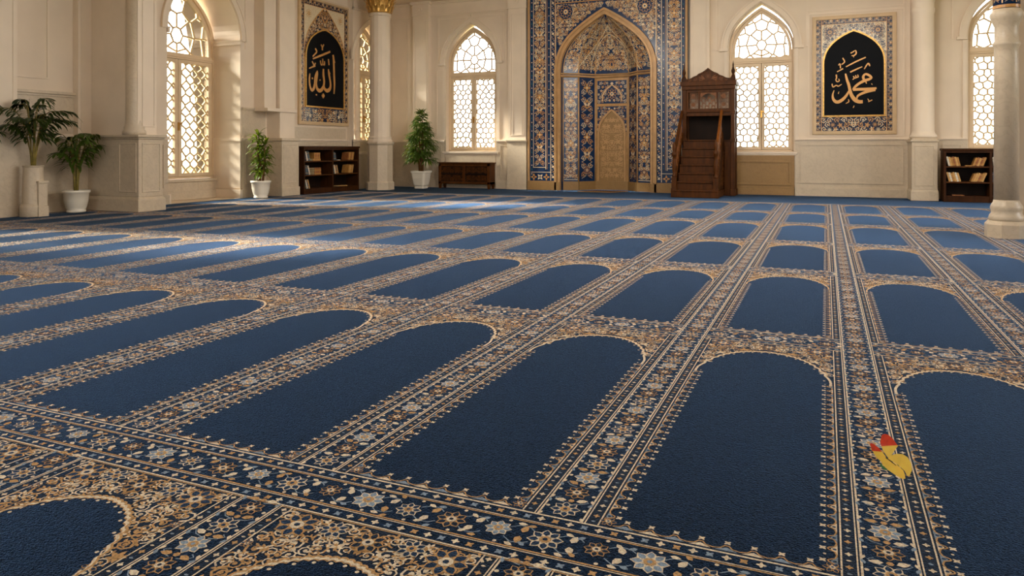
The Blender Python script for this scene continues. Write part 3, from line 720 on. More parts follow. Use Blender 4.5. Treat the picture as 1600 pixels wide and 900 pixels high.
    # spandrel half
# spandrel field and its border
p = Pat(); SPW = HW-.61; zt0 = ZT-.28
ao = arch(MXC, AO+.02, ZS, zao+.02, 24, .075)
def above(u, z):
    x = MXC+abs(u-MXC)
    if x > MXC+AO+.02: return True
    for a, b in zip(ao[24:], ao[25:]):
        if a[0] <= x <= b[0]+1e-6: return z > a[1]+(b[1]-a[1])*(x-a[0])/max(1e-6, b[0]-a[0])+.02
    return z > zao+.03
scatter(p, MXC-SPW+.02, MXC+SPW-.02, ZS+.1, zt0-.03, .085, lambda u, z: above(u, z-.04) and abs(u-MXC) < SPW-.03 and z < zt0-.04, random.Random(4), MXC, 1)
scatter(p, MXC-SPW+.02, MXC+SPW-.02, ZS+.1, zt0-.03, .06, lambda u, z: above(u, z-.03) and abs(u-MXC) < SPW-.03 and z < zt0-.04, random.Random(14), MXC, 1)
for sg in (-1, 1): p.disc((MXC+sg*.82, zt0-.19), .15, 0, 3, 16); p.rosette((MXC+sg*.82, zt0-.19), .13, 10, 2, 0, 1, 4)
p.stroke([(MXC-SPW, zt0), (MXC+SPW, zt0)], .02, 2, 2); p.stroke([(MXC-SPW, zt0+.05), (MXC+SPW, zt0+.05)], .012, 1, 2)
for i in range(26): p.disc((MXC-SPW+.05+i*.08, zt0+.025), .012, 1, 2, 6)
scatter(p, MXC-SPW, MXC+SPW, zt0+.07, ZT, .09, lambda u, z: z > zt0+.08, random.Random(8), MXC, 1)
for sg in (-1, 1): p.stroke([(MXC+sg*(SPW-.005), ZS-.2), (MXC+sg*(SPW-.005), zt0)], .014, 1, 2)
pattern('spandrel', p, TM)
# arch moulding: gilded ribs framing the niche down to the floor
mb = MB(); z0 = 0.0
path = lambda a, za: [(MXC-a, z0)]+arch(MXC, a, ZS, za, 22, .075)+[(MXC+a, z0)]
mb.ribbon(path(AO, zao), 0, -.05, -.03, .05, TM); mb.ribbon(path(AO-.05, zao-.055), 0, -.03, -.05, .03, TM); mb.ribbon(path(AO-.08, zao-.085), 0, -.045, -.09, .045, TM)
mb.build('arch_moulding', 'gold_moulding', mih, .004)
# niche: five-sided plan that follows the pointed arch up into a hood
A0 = AO-.12; ztop = zao-.125
plan = [(-A0, .0), (-A0+.02, .08), (-.62, .2), (-.36, .53), (.36, .53), (.62, .2), (A0-.02, .08), (A0, .0)]
cum = [0]
for a, b in zip(plan, plan[1:]): cum.append(cum[-1]+math.hypot(b[0]-a[0], b[1]-a[1]))
STOT = cum[-1]
hood_arc = arch(0, A0, ZS, ztop, 24, .075)[24:]      # apex -> right spring
def hs(z):
    if z <= ZS: return 1.0
    for a, b in zip(hood_arc, hood_arc[1:]):
        if b[1] <= z <= a[1]: return (a[0]+(b[0]-a[0])*(a[1]-z)/max(1e-9, a[1]-b[1]))/A0
    return 0.0
def TN(sv, z, h):                           # sv: distance along the plan at full width
    sv = min(max(sv, 0), STOT-1e-6)
    for i in range(len(plan)-1):
        if cum[i] <= sv <= cum[i+1]: break
    t = (sv-cum[i])/(cum[i+1]-cum[i]); a, b = plan[i], plan[i+1]
    x, y = a[0]+(b[0]-a[0])*t, a[1]+(b[1]-a[1])*t
    n = norm2((b[0]-a[0], b[1]-a[1])); nx, ny = n[1], -n[0]          # towards the room
    k = hs(z); hh = h
    return (MXC+x*k+nx*hh, YM+.03+y*k+ny*hh, z-(hh*.5 if z > ZS else 0))
mb = MB(); zs_ = [-.001, 1, 2, ZS]+[ZS+(ztop-ZS)*((i+1)/24) for i in range(24)]; nn = len(plan)
for z in zs_: mb.v += [TN(cum[i], z, 0) for i in range(nn)]
for j in range(len(zs_)-1):
    for i in range(nn-1):
        mb.f.append([j*nn+i, j*nn+i+1, (j+1)*nn+i+1, (j+1)*nn+i]); mb.m.append(1 if (j < 3 and i == 3) else 0); mb.sm.append(False)
mb.build('niche', ['tile_navy', 'niche_gold'], mih)
MB().box(MXC-1.5, MXC+1.5, YB+.13, YB+1.0, -.2, CEIL+.1).build('wall_niche', 'plaster', kind='structure') if False else None
ZC = 2.36
seg = lambda i, m=.0: (cum[i]+m, cum[i+1]-m)
p = Pat(); r2 = random.Random(21)
for i in (1, 5): a, b = seg(i, .03); scatter(p, a+.01, b-.01, .25, ZC-.07, .085, lambda u, z: True, r2, (a+b)/2, .2, (1, 2)); band(p, a, b, .24, ZC-.06, r2); p.stroke([(a-.012, .22), (b+.012, .22)], .012, 1, 1)
for i in (2, 4): a, b = seg(i, .045); band(p, a, b, .24, ZC-.06, r2)
pattern('panel_tiles', p, TN)
p = Pat(); r3 = random.Random(31)       # hood: scrolled net between ribs
scatter(p, .12, STOT-.12, ZC+.14, ztop-.06, .105, lambda u, z: hs(z) > .1, r3, STOT/2, 1)
scatter(p, .12, STOT-.12, ZC+.14, ztop-.1, .075, lambda u, z: hs(z) > .1, random.Random(33), STOT/2, 1)
pattern('hood_tiles', p, TN, base=.004)
mb = MB()
for i in range(2, 6):
    mb.tube([TN(cum[i], z, .004) for z in [.18, 1, 2, ZC-.02]], .018, 6)
    mb.tube([TN(cum[i], ZC+(ztop-ZC-.03)*t/14, .004) for t in range(15)], [.015*(1-.6*t/14) for t in range(15)], 6)
for s0 in (cum[1]+.0, cum[6]-.0): mb.tube([TN(s0, z, .004) for z in [.18, 1, 2, ZS]+[ZS+(ztop-.1-ZS)*t/14 for t in range(15)]], .012, 6)
mb.build('rib', 'gold_moulding', mih)
mb = MB(); cs = [TN(cum[i], 0, .0) for i in range(nn)]
for z, r in ((ZC, .025), (ZC+.05, .018)): mb.tube([TN(cum[i]+1e-4, z, .008) for i in range(nn)], r, 6)
mb.build('cornice', 'gold_moulding', mih)
# curved ogee crossing bands on the hood
p = Pat()
for sg in (-1, 1):
    pts = [(STOT/2+sg*(STOT*.36)*(1-t)**.8, ZC+.1+(ztop-ZC-.3)*t) for t in [i/16 for i in range(17)]]
    p.stroke(pts, .02, 1, 4); p.stroke([(u+sg*.05, z) for u, z in pts], .014, 2, 4)
    pts = [(STOT/2+sg*STOT*.2*math.cos(t*1.57), ZC+.1+.75*math.sin(t*1.57)) for t in [i/12 for i in range(13)]]; p.stroke(pts, .018, 1, 4)
pattern('hood_bands', p, TN, base=.006)
# back panel: upper tile square, lower blind arch
B0, B1 = seg(3); bm = (B0+B1)/2
p = Pat()
u0, u1 = B0+.05, B1-.05
p.poly([(u0, 1.8), (u1, 1.8), (u1, 2.28), (u0, 2.28)], 0, 0.5)
scatter(p, u0+.02, u1-.02, 1.82, 2.26, .075, lambda u, z: True, random.Random(41), bm, 1, (2, 1))
for m_, w_ in ((2, .03), (1, .012)): p.stroke([(x, z-.93+.0) for x, z in [(bm-.2, 2.78)]+[(bm+dx, 2.9+dz) for dx, dz in ((-.2, 0), (-.13, .12), (0, .22), (.13, .12), (.2, 0))]+[(bm+.2, 2.78)]], w_, m_, 3)
p.disc((bm, 2.0), .12, 0, 3, 14); p.rosette((bm, 2.0), .11, 8, 2, 0, 1, 4)
ba = arch(bm, .27, 1.2, 1.66, 14)
p.poly([(u0, 1.2), (u1, 1.2), (u1, 1.74), (u0, 1.74)], 0, .5)
def outb(u, z):
    x = bm+abs(u-bm)
    if x > bm+.28: return True
    for a, b in zip(ba[14:], ba[15:]):
        if a[0] <= x <= b[0]+1e-6: return z > a[1]+(b[1]-a[1])*(x-a[0])/max(1e-6, b[0]-a[0])+.03
    return z > 1.69
scatter(p, u0+.01, u1-.01, 1.22, 1.73, .06, outb, random.Random(43), bm, 1, (2, 1))
for z in (1.77, 2.3): p.stroke([(u0-.02, z), (u1+.02, z)], .02, 2, 3)
pattern('back_tiles', p, TN)
p = Pat(); tan = []
tan = [(bm-.27, .18)]+ba+[(bm+.27, .18)]; p.poly(tan, 1, 2); 
for x in (-.09, .09): p.stroke([(bm+x, .2), (bm+x, 1.15)], .006, 0, 3)
for z in (.45, .8, 1.15): p.stroke([(bm-.26, z), (bm+.26, z)], .006, 0, 3)
scatter(p, bm-.24, bm+.24, .25, 1.5, .12, lambda u, z: not outb(u, z+.08), random.Random(47), bm, 3, (0, 0))
pattern('blind_arch', p, TN, mats=['gold_moulding', 'stone_tan'])
mb = MB(); sc = []
for a, b in zip(ba, ba[1:]):
    d = norm2((b[0]-a[0], b[1]-a[1])); sc += [a, ((a[0]+b[0])/2+d[1]*.014, (a[1]+b[1])/2-d[0]*.014)]
sc.append(ba[-1]); mb.ribbon([(bm-.27, .18)]+sc+[(bm+.27, .18)], -.005, .03, .0, .03, TN); mb.build('scalloped_arch', 'gold_moulding', mih)
# plinth
mb = MB()
for sg in (-1, 1): mb.box(*sorted((MXC+sg*(AO-.12), MXC+sg*HW)), -.1, .05, 0, .17, T=gM); mb.box(*sorted((MXC+sg*(AO-.12), MXC+sg*HW)), -.1, .035, .17, .19, T=gM)
pl = plan[1:-1]
for a, b in zip(pl, pl[1:]):
    n = norm2((b[0]-a[0], b[1]-a[1])); dx, dy = n[1]*.03, -n[0]*.03
    qd = [(MXC+x, YM+.03+y) for x, y in (a, b)]; vs = [(x+ex, y+ey, z) for z in (0, .18) for (x, y) in qd for ex, ey in ((0, 0), (dx, dy))]
    mb.add(vs, [(0, 1, 3, 2), (4, 6, 7, 5), (0, 4, 5, 1), (1, 5, 7, 3), (3, 7, 6, 2), (2, 6, 4, 0)])
mb.build('plinth', 'stone_tan', mih)
# small mat in front of the niche
mb = MB(); pts = [(-.5, 0), (-.28, .42), (.42, .42), (.2, -.02)]
X_, Y_ = MXC+.05, YM-.36
ring = [(X_+x, Y_+y) for x, y in pts]; inn = [(X_+x*.86+.0, Y_+.2+(y-.2)*.76) for x, y in pts]
for rr, z0, z1, mi in ((ring, .001, .014, 0), (inn, .014, .017, 1)):
    mb.add([(x, y, z) for z in (z0, z1) for x, y in rr], [(3, 2, 1, 0), (4, 5, 6, 7), (0, 1, 5, 4), (1, 2, 6, 5), (2, 3, 7, 6), (3, 0, 4, 7)], mi)
tag(mb.build('prayer_mat', ['stone_tan', 'wood_dark']), 'thin brown mat with beige edge lying before the tiled prayer niche', 'mat')
# ------------------------------------------------------------------ calligraphy panels
mat('frame_tan', (206, 178, 138), .5, var=.08, vscale=8)
def taper(pts): return [(p[0], p[1]) for p in pts], [p[2] for p in pts]
def smooth_stroke(pts, n=5):
    """Catmull-Rom through (x, y, w) points"""
    out = []
    for i in range(len(pts)-1):
        p0, p1, p2, p3 = pts[max(i-1, 0)], pts[i], pts[i+1], pts[min(i+2, len(pts)-1)]
        for k in range(n):
            t = k/n
            out.append(tuple(.5*((2*p1[j])+(-p0[j]+p2[j])*t+(2*p0[j]-5*p1[j]+4*p2[j]-p3[j])*t*t+(-p0[j]+3*p1[j]-3*p2[j]+p3[j])*t**3) for j in range(3)))
    return out+[pts[-1]]
MUH = [[(120, 640, 12), (100, 705, 22), (112, 770, 36), (160, 805, 44), (225, 780, 42), (285, 722, 34), (335, 640, 22)],
       [(280, 405, 18), (300, 490, 32), (325, 560, 36), (343, 640, 38), (368, 715, 46), (415, 775, 52), (470, 800, 48), (522, 800, 44)],
       [(440, 765, 14), (450, 722, 26), (500, 690, 32), (590, 655, 38), (700, 632, 36)],
       [(385, 632, 34), (470, 626, 38), (560, 624, 40), (650, 620, 40), (716, 610, 26)],
       [(385, 632, 24), (415, 590, 32), (470, 545, 34), (545, 505, 38), (610, 485, 34), (645, 462, 26)],
       [(545, 500, 30), (528, 450, 30), (560, 412, 28), (610, 428, 32), (643, 462, 30), (600, 492, 34)], [(563, 515, 20), (576, 545, 10)],
       [(285, 310, 14), (420, 240, 19), (565, 175, 16)], [(345, 385, 20), (430, 345, 19), (515, 307, 12)],
       [(380, 490, 10), (402, 468, 15), (390, 440, 13)], [(402, 468, 13), (430, 462, 15), (420, 428, 13)], [(430, 462, 13), (458, 450, 15), (450, 420, 13)],
       [(352, 118, 18), (385, 100, 14), (420, 80, 12), (430, 120, 18), (400, 150, 16), (365, 152, 12)], [(388, 150, 12), (396, 178, 8)],
       [(240, 185, 14), (266, 240, 16), (225, 277, 12)], [(180, 288, 12), (202, 268, 16), (208, 330, 14)], [(162, 380, 12), (245, 335, 18)],
       [(150, 420, 20), (154, 468, 16), (143, 492, 14), (165, 520, 14), (192, 505, 14), (182, 478, 10)], [(90, 548, 14), (104, 592, 18), (150, 570, 14), (178, 582, 16), (228, 553, 10)],
       [(178, 690, 12), (188, 658, 8)], [(283, 826, 10), (325, 800, 16), (320, 765, 10)], [(543, 342, 12), (597, 262, 18), (622, 300, 18)], [(600, 803, 12), (656, 774, 14)], [(592, 757, 10), (612, 792, 12)], [(645, 545, 12), (656, 562, 8)], [(388, 886, 12), (402, 855, 10)]]
ALL = [[(465, 232, 20), (474, 300, 26), (480, 500, 26), (485, 650, 24), (479, 780, 14)], [(472, 260, 10), (492, 345, 10)],
       [(400, 432, 14), (408, 500, 26), (422, 580, 24), (430, 655, 26), (418, 712, 34), (385, 735, 36), (350, 714, 28), (336, 668, 20)], [(404, 450, 10), (424, 500, 10)],
       [(330, 428, 18), (330, 520, 28), (340, 600, 26), (334, 660, 26), (310, 714, 34), (275, 735, 36), (241, 705, 30), (229, 640, 24), (235, 570, 24), (244, 500, 22), (242, 452, 14)],
       [(236, 470, 14), (214, 540, 20), (206, 620, 18), (196, 695, 28), (170, 728, 28), (146, 690, 24), (133, 610, 20), (134, 540, 18), (140, 490, 12)],
       [(183, 285, 14), (300, 238, 20), (425, 186, 18)], [(180, 252, 12), (214, 216, 16), (234, 185, 16), (215, 140, 16)], [(295, 86, 14), (315, 125, 14)], [(335, 86, 12), (316, 125, 14), (315, 166, 14)],
       [(128, 420, 10), (215, 383, 18)], [(170, 322, 14), (202, 385, 14)], [(216, 342, 10), (204, 382, 12)], [(286, 310, 12), (296, 366, 14), (318, 362, 12), (318, 285, 12)], [(318, 362, 12), (343, 370, 14), (345, 320, 10)], [(398, 290, 12), (408, 376, 14)],
       [(166, 562, 16), (180, 560, 16)], [(274, 585, 12), (286, 585, 12)], [(222, 793, 14), (236, 793, 14)], [(325, 772, 4), (325, 806, 40), (325, 842, 4)]]
def calligraphy(name, loc, T, u0, u1, z0, z1, bw, strip, bl, apex, spr, conv, strokes, wscale, label, pale, seed):
    g = f(T); t = thing(name, loc, label, 'wall panel')
    mb = MB(); mb.ribbon([(u0, z0), (u0, z1), (u1, z1), (u1, z0)], -.045, .0, -.01, .05, T, closed=True); mb.ribbon([(u0, z0), (u0, z1), (u1, z1), (u1, z0)], -.005, .02, .0, .045, T, closed=True)
    mb.build('frame', 'frame_tan', t, .004)
    mb = MB().box(u0, u1, 0, .02, z0, z1, T=g); mb.build('backing', 'tile_cream' if pale else 'tile_cream', t)
    p = Pat(); r = random.Random(seed); c0, c1 = u0+.02, u1-.02
    p.poly([(u0+.015, z0+.015), (u0+bw, z0+.015), (u0+bw, z1-.015), (u0+.015, z1-.015)], 0, 0); p.poly([(u1-bw, z0+.015), (u1-.015, z0+.015), (u1-.015, z1-.015), (u1-bw, z1-.015)], 0, 0)
    p.poly([(u0+bw, z1-bw), (u1-bw, z1-bw), (u1-bw, z1-.015), (u0+bw, z1-.015)], 0, 0); p.poly([(u0+bw, z0+.015), (u1-bw, z0+.015), (u1-bw, z0+strip), (u0+bw, z0+strip)], 0, 0)
    band(p, u0+.018, u0+bw-.01, z0+.02, z1-.02, r); band(p, u1-bw+.01, u1-.018, z0+.02, z1-.02, r)
    q = Pat(); band(q, z1-bw+.01, z1-.018, u0+bw, u1-bw, r)
    o = len(p.v); p.v += [(v, u, l) for u, v, l in q.v]; p.f += [[i+o for i in fc] for fc in q.f]; p.m += q.m
    scatter(p, u0+bw+.02, u1-bw-.02, z0+.035, z0+strip-.02, (strip)*.34, lambda u, z: True, r, (u0+u1)/2, 1, (1, 2))
    for zz in (z0+strip, z1-bw): p.stroke([(u0+bw, zz), (u1-bw, zz)], .012, 2, 3)
    for uu in (u0+bw, u1-bw): p.stroke([(uu, z0+.02), (uu, z1-.02)], .012, 2, 3)
    uc = (u0+u1)/2; a = bl
    ar = arch(uc, a, spr, apex, 18)
    def out(u, z, k=.03):
        x = uc+abs(u-uc)
        if x > uc+a+k: return z > spr-.1
        for i in range(18, 36):
            A, B = ar[i], ar[i+1]
            if A[0] <= x <= B[0]+1e-6: return z > A[1]+(B[1]-A[1])*(x-A[0])/max(1e-6, B[0]-A[0])+k*1.4
        return z > apex+k
    lim = lambda u, z: out(u, z) and abs(u-uc) < (u1-u0)/2-bw-.03 and z < z1-bw-.03
    if pale:      # wide navy arch band with gold scrolls, pale spandrels
        ar2 = arch(uc, a+.055, spr, apex+.46, 18)
        for A, B, C_, D in zip(ar, ar[1:], ar2, ar2[1:]): p.poly([A, B, D, C_], 0, .5)
        p.stroke(ar2, .025, 2, 4)
        def inb(u, z):
            x = uc+abs(u-uc)
            for i in range(18, 36):
                A, B = ar2[i], ar2[i+1]
                if A[0] <= x <= B[0]+1e-6: return z < A[1]+(B[1]-A[1])*(x-A[0])/max(1e-6, B[0]-A[0])-.03 and out(u, z, .025)
            return False
        scatter(p, uc-a-.05, uc+a+.05, spr, apex+.45, .075, inb, r, uc, 1, (2, 1)); scatter(p, uc-a-.05, uc+a+.05, spr, apex+.45, .055, inb, r, uc, 1, (2, 2))
        for sg in (-1, 1): p.rosette((uc+sg*(a-.1), z1-bw-.17), .09, 8, 2, 1, 2, 2)
        p.stroke([(uc-a-.055, z0+strip), (uc-a-.055, spr)], .02, 2, 4); p.stroke([(uc+a+.055, z0+strip), (uc+a+.055, spr)], .02, 2, 4)
    else:
        scatter(p, u0+bw, u1-bw, spr-.1, z1-bw, .075, lim, r, uc, 1, (0, 2)); scatter(p, u0+bw, u1-bw, spr-.1, z1-bw, .055, lim, r, uc, 1, (0, 0))
        for sg in (-1, 1): p.rosette((uc+sg*((u1-u0)/2-bw-.14), z1-bw-.14), .085, 10, 2, 0, 2, 5)
    mb = MB(); p.emit(mb, T, .0008, .021); mb.build('border', ['tile_deep', 'tile_cream', 'tile_gold', 'tile_teal'], t)
    pts = [(uc-a, z0+strip+.02)]+ar+[(uc+a, z0+strip+.02)]
    mb = MB().add([T(u, z, .034) for u, z in pts], [tuple(range(len(pts)))]); mb.ribbon(pts, -.001, .001, .0, .034, T, closed=True); fld = mb.build('field', 'panel_black', t)
    mb = MB(); mb.ribbon(pts, -.005, .022, .02, .046, T, closed=True); mb.build('arch_fillet', 'gilding', t)
    mb = MB()
    for k_, st in enumerate(strokes):
        e_ = k_*.0004
        sp = smooth_stroke(st) if len(st) > 2 else st
        cen = [conv(x, y) for x, y, w in sp]; ws = [w*wscale for _, _, w in sp]; vs = []; n = len(cen)
        for i in range(n):
            A, B = cen[max(i-1, 0)], cen[min(i+1, n-1)]; d = norm2((B[0]-A[0], B[1]-A[1])) or (1, 0); w = ws[i]/2
            L_ = (cen[i][0]-d[1]*w, cen[i][1]+d[0]*w); R_ = (cen[i][0]+d[1]*w, cen[i][1]-d[0]*w)
            vs += [T(L_[0], L_[1], .033), T(L_[0], L_[1], .041+e_), T(R_[0], R_[1], .041+e_), T(R_[0], R_[1], .033)]
        fs = [(i*4+k, i*4+(k+1) % 4, i*4+4+(k+1) % 4, i*4+4+k) for i in range(n-1) for k in range(4)]+[(0, 1, 2, 3), (n*4-1, n*4-2, n*4-3, n*4-4)]
        mb.add(vs, fs)
    mb.build('lettering', 'letter_gold', t)
ypl = YB-.04
def convR(x, y):
    px, py = 1290+x/9, 70+y/9; X = onY(px, ypl); return (X, zat(py, X, ypl))
calligraphy('calligraphy_panel', (.457, YB, 1.1), TB, -.2, 1.115, 1.13, 3.22, .13, .30, .485, 2.95, 2.38, convR, MUH, .0114/9,
            'dark arched panel with gold Arabic letters on the back wall beside the pulpit window', False, 3)
xpl = XM+.06
def convL(x, y):
    px, py = 470+x/9, 60+y/9; Y = onX(px, xpl); return (Y, zat(py, xpl, Y))
yl0, yl1 = onX(466, XM+.03), onX(546, XM+.03)
calligraphy('calligraphy_panel', (XM, (yl0+yl1)/2, 1.31), TL(XM), yl0+.03, yl1-.02, 1.35, 3.84, .15, .33, (onX(535, xpl)-onX(476, xpl))/2, 3.25, 2.66, convL, ALL, .0185/9,
            'tall dark arched panel with gold Arabic letters on the wall above a low bookcase', True, 5)

# ------------------------------------------------------------------ minbar (wooden pulpit with stairs)
YS = 13.02; YT = 13.84; YE = 14.22
sx0, sx1 = onY(1048, YS), onY(1122, YS)
tx0, tx1 = onY(1066, YT), onY(1148, YT)
mn = thing('minbar', ((sx0+sx1)/2, YS+.4, 0), 'dark carved wooden pulpit with steps, handrails and a small canopied tower', 'pulpit')
mb = MB().box(sx0+.0, sx1, YS, YT, 0, .12).box(sx0+.03, sx1-.0, YS-.012, YS+.06, .105, .13); mb.build('base', 'wood', mn, .008)
NS = 6; rise = (1.02-.13)/NS; run = (YT-YS-.1)/NS
ix0, ix1 = sx0+.09, sx1-.1
for i in range(NS):
    y = YS+.1+run*i; z = .13+rise*i
    mb = MB().box(ix0, ix1, y, YT+.02, z-.02, z+rise-.025).box(ix0-.0, ix1+.0, y-.022, YT+.02, z+rise-.025, z+rise); mb.build('step', 'wood', mn, .005)
def newel(x, y, z0, h, parent):
    mb = MB().box(x-.05, x+.05, y-.05, y+.05, 0, .16).box(x-.042, x+.042, y-.042, y+.042, .16, z0)
    k = h-z0; pr = [(.036, 0), (.042, .03), (.03, .06), (.026, .12), (.036, .2), (.04, .3), (.034, .4), (.024, .5), (.03, .56), (.044, .6), (.05, .64), (.044, .68), (.026, .72), (.03, .78), (.036, .84), (.026, .92), (.01, .98), (.003, 1)]
    mb.lathe([(r, z0+k*t) for r, t in pr], x, y, 16); return mb.build('newel_post', 'wood', parent, .004)
nx0, nx1 = sx0+.05, sx1-.045
newel(nx0, YS+.06, .36, .98, mn); newel(nx1, YS+.06, .34, 1.02, mn)
slope = (1.02+.56-.78)/(YT-YS-.06)
for x, side in ((nx0, -1), (nx1, 1)):
    a = (x, YS+.08, .78); b = (x, YT+.02, 1.56)
    MB().beam(a, b, .05, .045).build('handrail', 'wood_carved' if side > 0 else 'wood', mn, .01)  # right rail in lighter brown: its window light is put into the colour
    MB().beam((x, YS+.1, .28), (x, YT+.0, 1.14), .055, .07).build('stringer', 'wood', mn, .008)
    for k in range(6):
        y = YS+.18+k*(YT-YS-.22)/5.6; zl = .28+(1.14-.28)*(y-YS-.1)/(YT-YS-.1)+.03; zh = .78+(1.56-.78)*(y-YS-.08)/(YT-YS-.06)-.02
        kk = zh-zl; pr = [(.014, 0), (.018, .08), (.01, .16), (.02, .36), (.022, .5), (.012, .66), (.018, .78), (.011, .88), (.014, 1)]
        MB().lathe([(r, zl+kk*t) for r, t in pr], x, y, 10).build('baluster', 'wood_carved', mn)
# carved side filling below the stringers
for x, nm in ((sx0+.03, 'side_panel'), (sx1-.02, 'side_panel')):
    mb = MB(); w = .02
    pts = [(YS+.12, .13), (YT, .13), (YT, 1.1), (YS+.12, .27)]
    mb.add([(x+dx, y, z) for dx in (-w/2, w/2) for y, z in pts], [(0, 1, 2, 3), (7, 6, 5, 4), (0, 4, 5, 1), (1, 5, 6, 2), (2, 6, 7, 3), (3, 7, 4, 0)])
    sp = mb.build(nm, 'wood_dark', mn)
    p = Pat(); Ts = lambda u, z, h: (x+(.012+h)*(1 if x > MXC+1.2 and nm and x == sx1-.02 else -1), u, z)
    scatter(p, YS+.2, YT-.04, .18, 1.0, .1, lambda u, z: z < .2+(u-YS-.15)*1.0, random.Random(3), None, 1, (0, 0))
    mb = MB(); p.emit(mb, Ts, .002, .004); mb.build('carving', 'wood_carved', sp)
# tower
for x in (tx0+.035, tx1-.035):
    for y in (YT+.035, YE-.035):
        mb = MB().box(x-.05, x+.05, y-.05, y+.05, 0, .12).box(x-.035, x+.035, y-.035, y+.035, .12, 2.06).box(x-.045, x+.045, y-.045, y+.045, .98, 1.05).box(x-.045, x+.045, y-.045, y+.045, 1.5, 1.56); mb.build('tower_post', 'wood', mn, .005)
MB().box(tx0+.07, tx1-.07, YT+.03, YE, .96, 1.02).build('platform', 'wood_dark', mn, .005)
mb = MB().box(tx0+.04, tx1-.04, YE-.04, YE-.015, .05, 1.52); mb.build('back_panel', 'wood_deep', mn)
mb = MB().box(tx0+.07, tx1-.07, YT+.02, YT+.05, 1.46, 1.56).box(tx0+.02, tx1-.02, YT-.012, YE, 1.53, 1.56); mb.build('lintel', 'wood', mn, .006)
MB().box(tx0+.02, tx1-.02, YT-.0, YE, 1.99, 2.0+.0).box(tx0-.03, tx1+.03, YT-.045, YE+.02, 2.02, 2.1).box(tx0-.01, tx1+.01, YT-.02, YE+.01, 1.95, 2.02).build('entablature', 'wood', mn, .008)
for a_, b_ in ((sx1-.0, tx1-.07), (tx0+.07, sx0+.02)):
    if b_-a_ < .02: continue
    MB().box(a_, b_, YT+.02, YT+.04, .0, .98).box(a_, b_, YT+.012, YT+.02, .0, .12).box(a_, b_, YT+.012, YT+.02, .9, .98).build('lower_panel', 'wood', mn, .003)
# pierced screen on the tower front, and on its right side
Tt = lambda u, z, h: (u, YT+.035-h, z)
zc0, zc1 = 1.56, 1.96
def screen(T, u0, u1, name):
    mb = MB(); g = f(T); w = u1-u0; d = .015
    for a, b in ((0, .05), (.27, .31), (.69, .73), (.95, 1)): mb.box(u0+w*a, u0+w*b, -d, d, zc0, zc1, T=g)
    mb.box(u0, u1, -d+.001, d+.002, zc0, zc0+.04, T=g); mb.box(u0, u1, -d+.001, d+.002, zc1-.06, zc1, T=g)
    s_ = mb.build(name, 'wood', mn, .003)
    p = Pat(); r = random.Random(6); um = (u0+u1)/2
    for a, b in ((u0+w*.05, u0+w*.27), (u0+w*.73, u0+w*.95)): band(p, a, b, zc0+.04, zc1-.06, r)
    a = w*.18; ar = arch(um, a, zc0+.18, zc1-.08, 10); 
    for A, B in zip(ar, ar[1:]): p.poly([A, B, (B[0], zc1-.06), (A[0], zc1-.06)], 0, 0)
    for k in range(5):
        x = um+(k-2)*a*.4; p.stroke([(x, zc0+.04), (x+.01, zc0+.14), (x-.012, zc0+.22), (x+.005, zc0+.27-abs(k-2)*.03)], .014, 0, 1)
        for j in range(4): p.leaf((x, zc0+.07+.05*j), .7 if (j+k) % 2 else 2.4, .05, .022, 0, 2)
    mb = MB(); p.emit(mb, T, .003, -.004); mb.build('carving', 'wood_carved', s_)
screen(Tt, tx0+.07, tx1-.07, 'front_screen')
screen(lambda u, z, h: (tx1-.035+h, u, z), YT+.07, YE-.07, 'side_screen')
screen(lambda u, z, h: (tx0+.035-h, u, z), YT+.07, YE-.07, 'side_screen')
for x in (tx0+.035, tx1-.035):                # rails and slim bars closing the tower's flanks
    mb = MB().box(x-.02, x+.02, YT+.07, YE-.07, 1.0, 1.04)
    for k in range(3): mb.lathe([(.012, 1.04), (.02, 1.2), (.012, 1.35), (.014, 1.5)], x, YT+.12+k*.08, 8)
    mb.box(x-.012, x+.012, YT+.07, YE-.07, .1, .98); mb.build('flank_rail', 'wood_dark', mn)
# pediment with ogee outline
um = (tx0+tx1)/2; hw = (tx1-tx0)/2-.07
prof = [(-1, .0), (-.97, .05), (-.8, .06), (-.66, .10), (-.5, .13), (-.42, .165), (-.25, .20), (-.1, .25), (0, .29)]
prof = prof+[(-x, z) for x, z in prof[::-1][1:]]
mb = MB(); pts = [(um+x*hw, 2.1+z*.82) for x, z in prof]
mb.add([(x, YT-.01, z) for x, z in pts]+[(x, YT+.03, z) for x, z in pts], [tuple(range(len(pts)))[::-1], tuple(range(len(pts), 2*len(pts)))]+[(i, i+1, len(pts)+i+1, len(pts)+i) for i in range(len(pts)-1)])
mb.ribbon(pts, -.018, .006, -.035, .035, lambda u, z, h: (u, YT+.005-h, z)); pd = mb.build('pediment', 'wood', mn)
p = Pat(); Tp = lambda u, z, h: (u, YT-.012-h, z)
p.rosette((um, 2.19), .05, 8, 1, 0, 1, 1)
for sg in (-1, 1):
    for k, (dx, r) in enumerate(((.13, .05), (.24, .038), (.33, .028))): p.curl((um+sg*dx, 2.155-k*.014), r, 1.5, sg, .012, 1, 1, 1)
    p.leaf((um+sg*.05, 2.14), 1.57-sg*1.2, .1, .035, 1, 1)
mb = MB(); p.emit(mb, Tp, .003, .003); mb.build('carving', ['wood', 'wood_carved'], pd)
for x in (tx0+.03, tx1-.03):
    MB().box(x-.045, x+.045, YT-.02, YT+.07, 2.1, 2.16).lathe([(.04, 2.16), (.03, 2.19), (.016, 2.22), (.03, 2.25), (.034, 2.28), (.02, 2.32), (.012, 2.36), (.014, 2.38), (.004, 2.44), (.001, 2.47)], x, YT+.025, 14).build('finial', 'wood_dark', mn, .004)

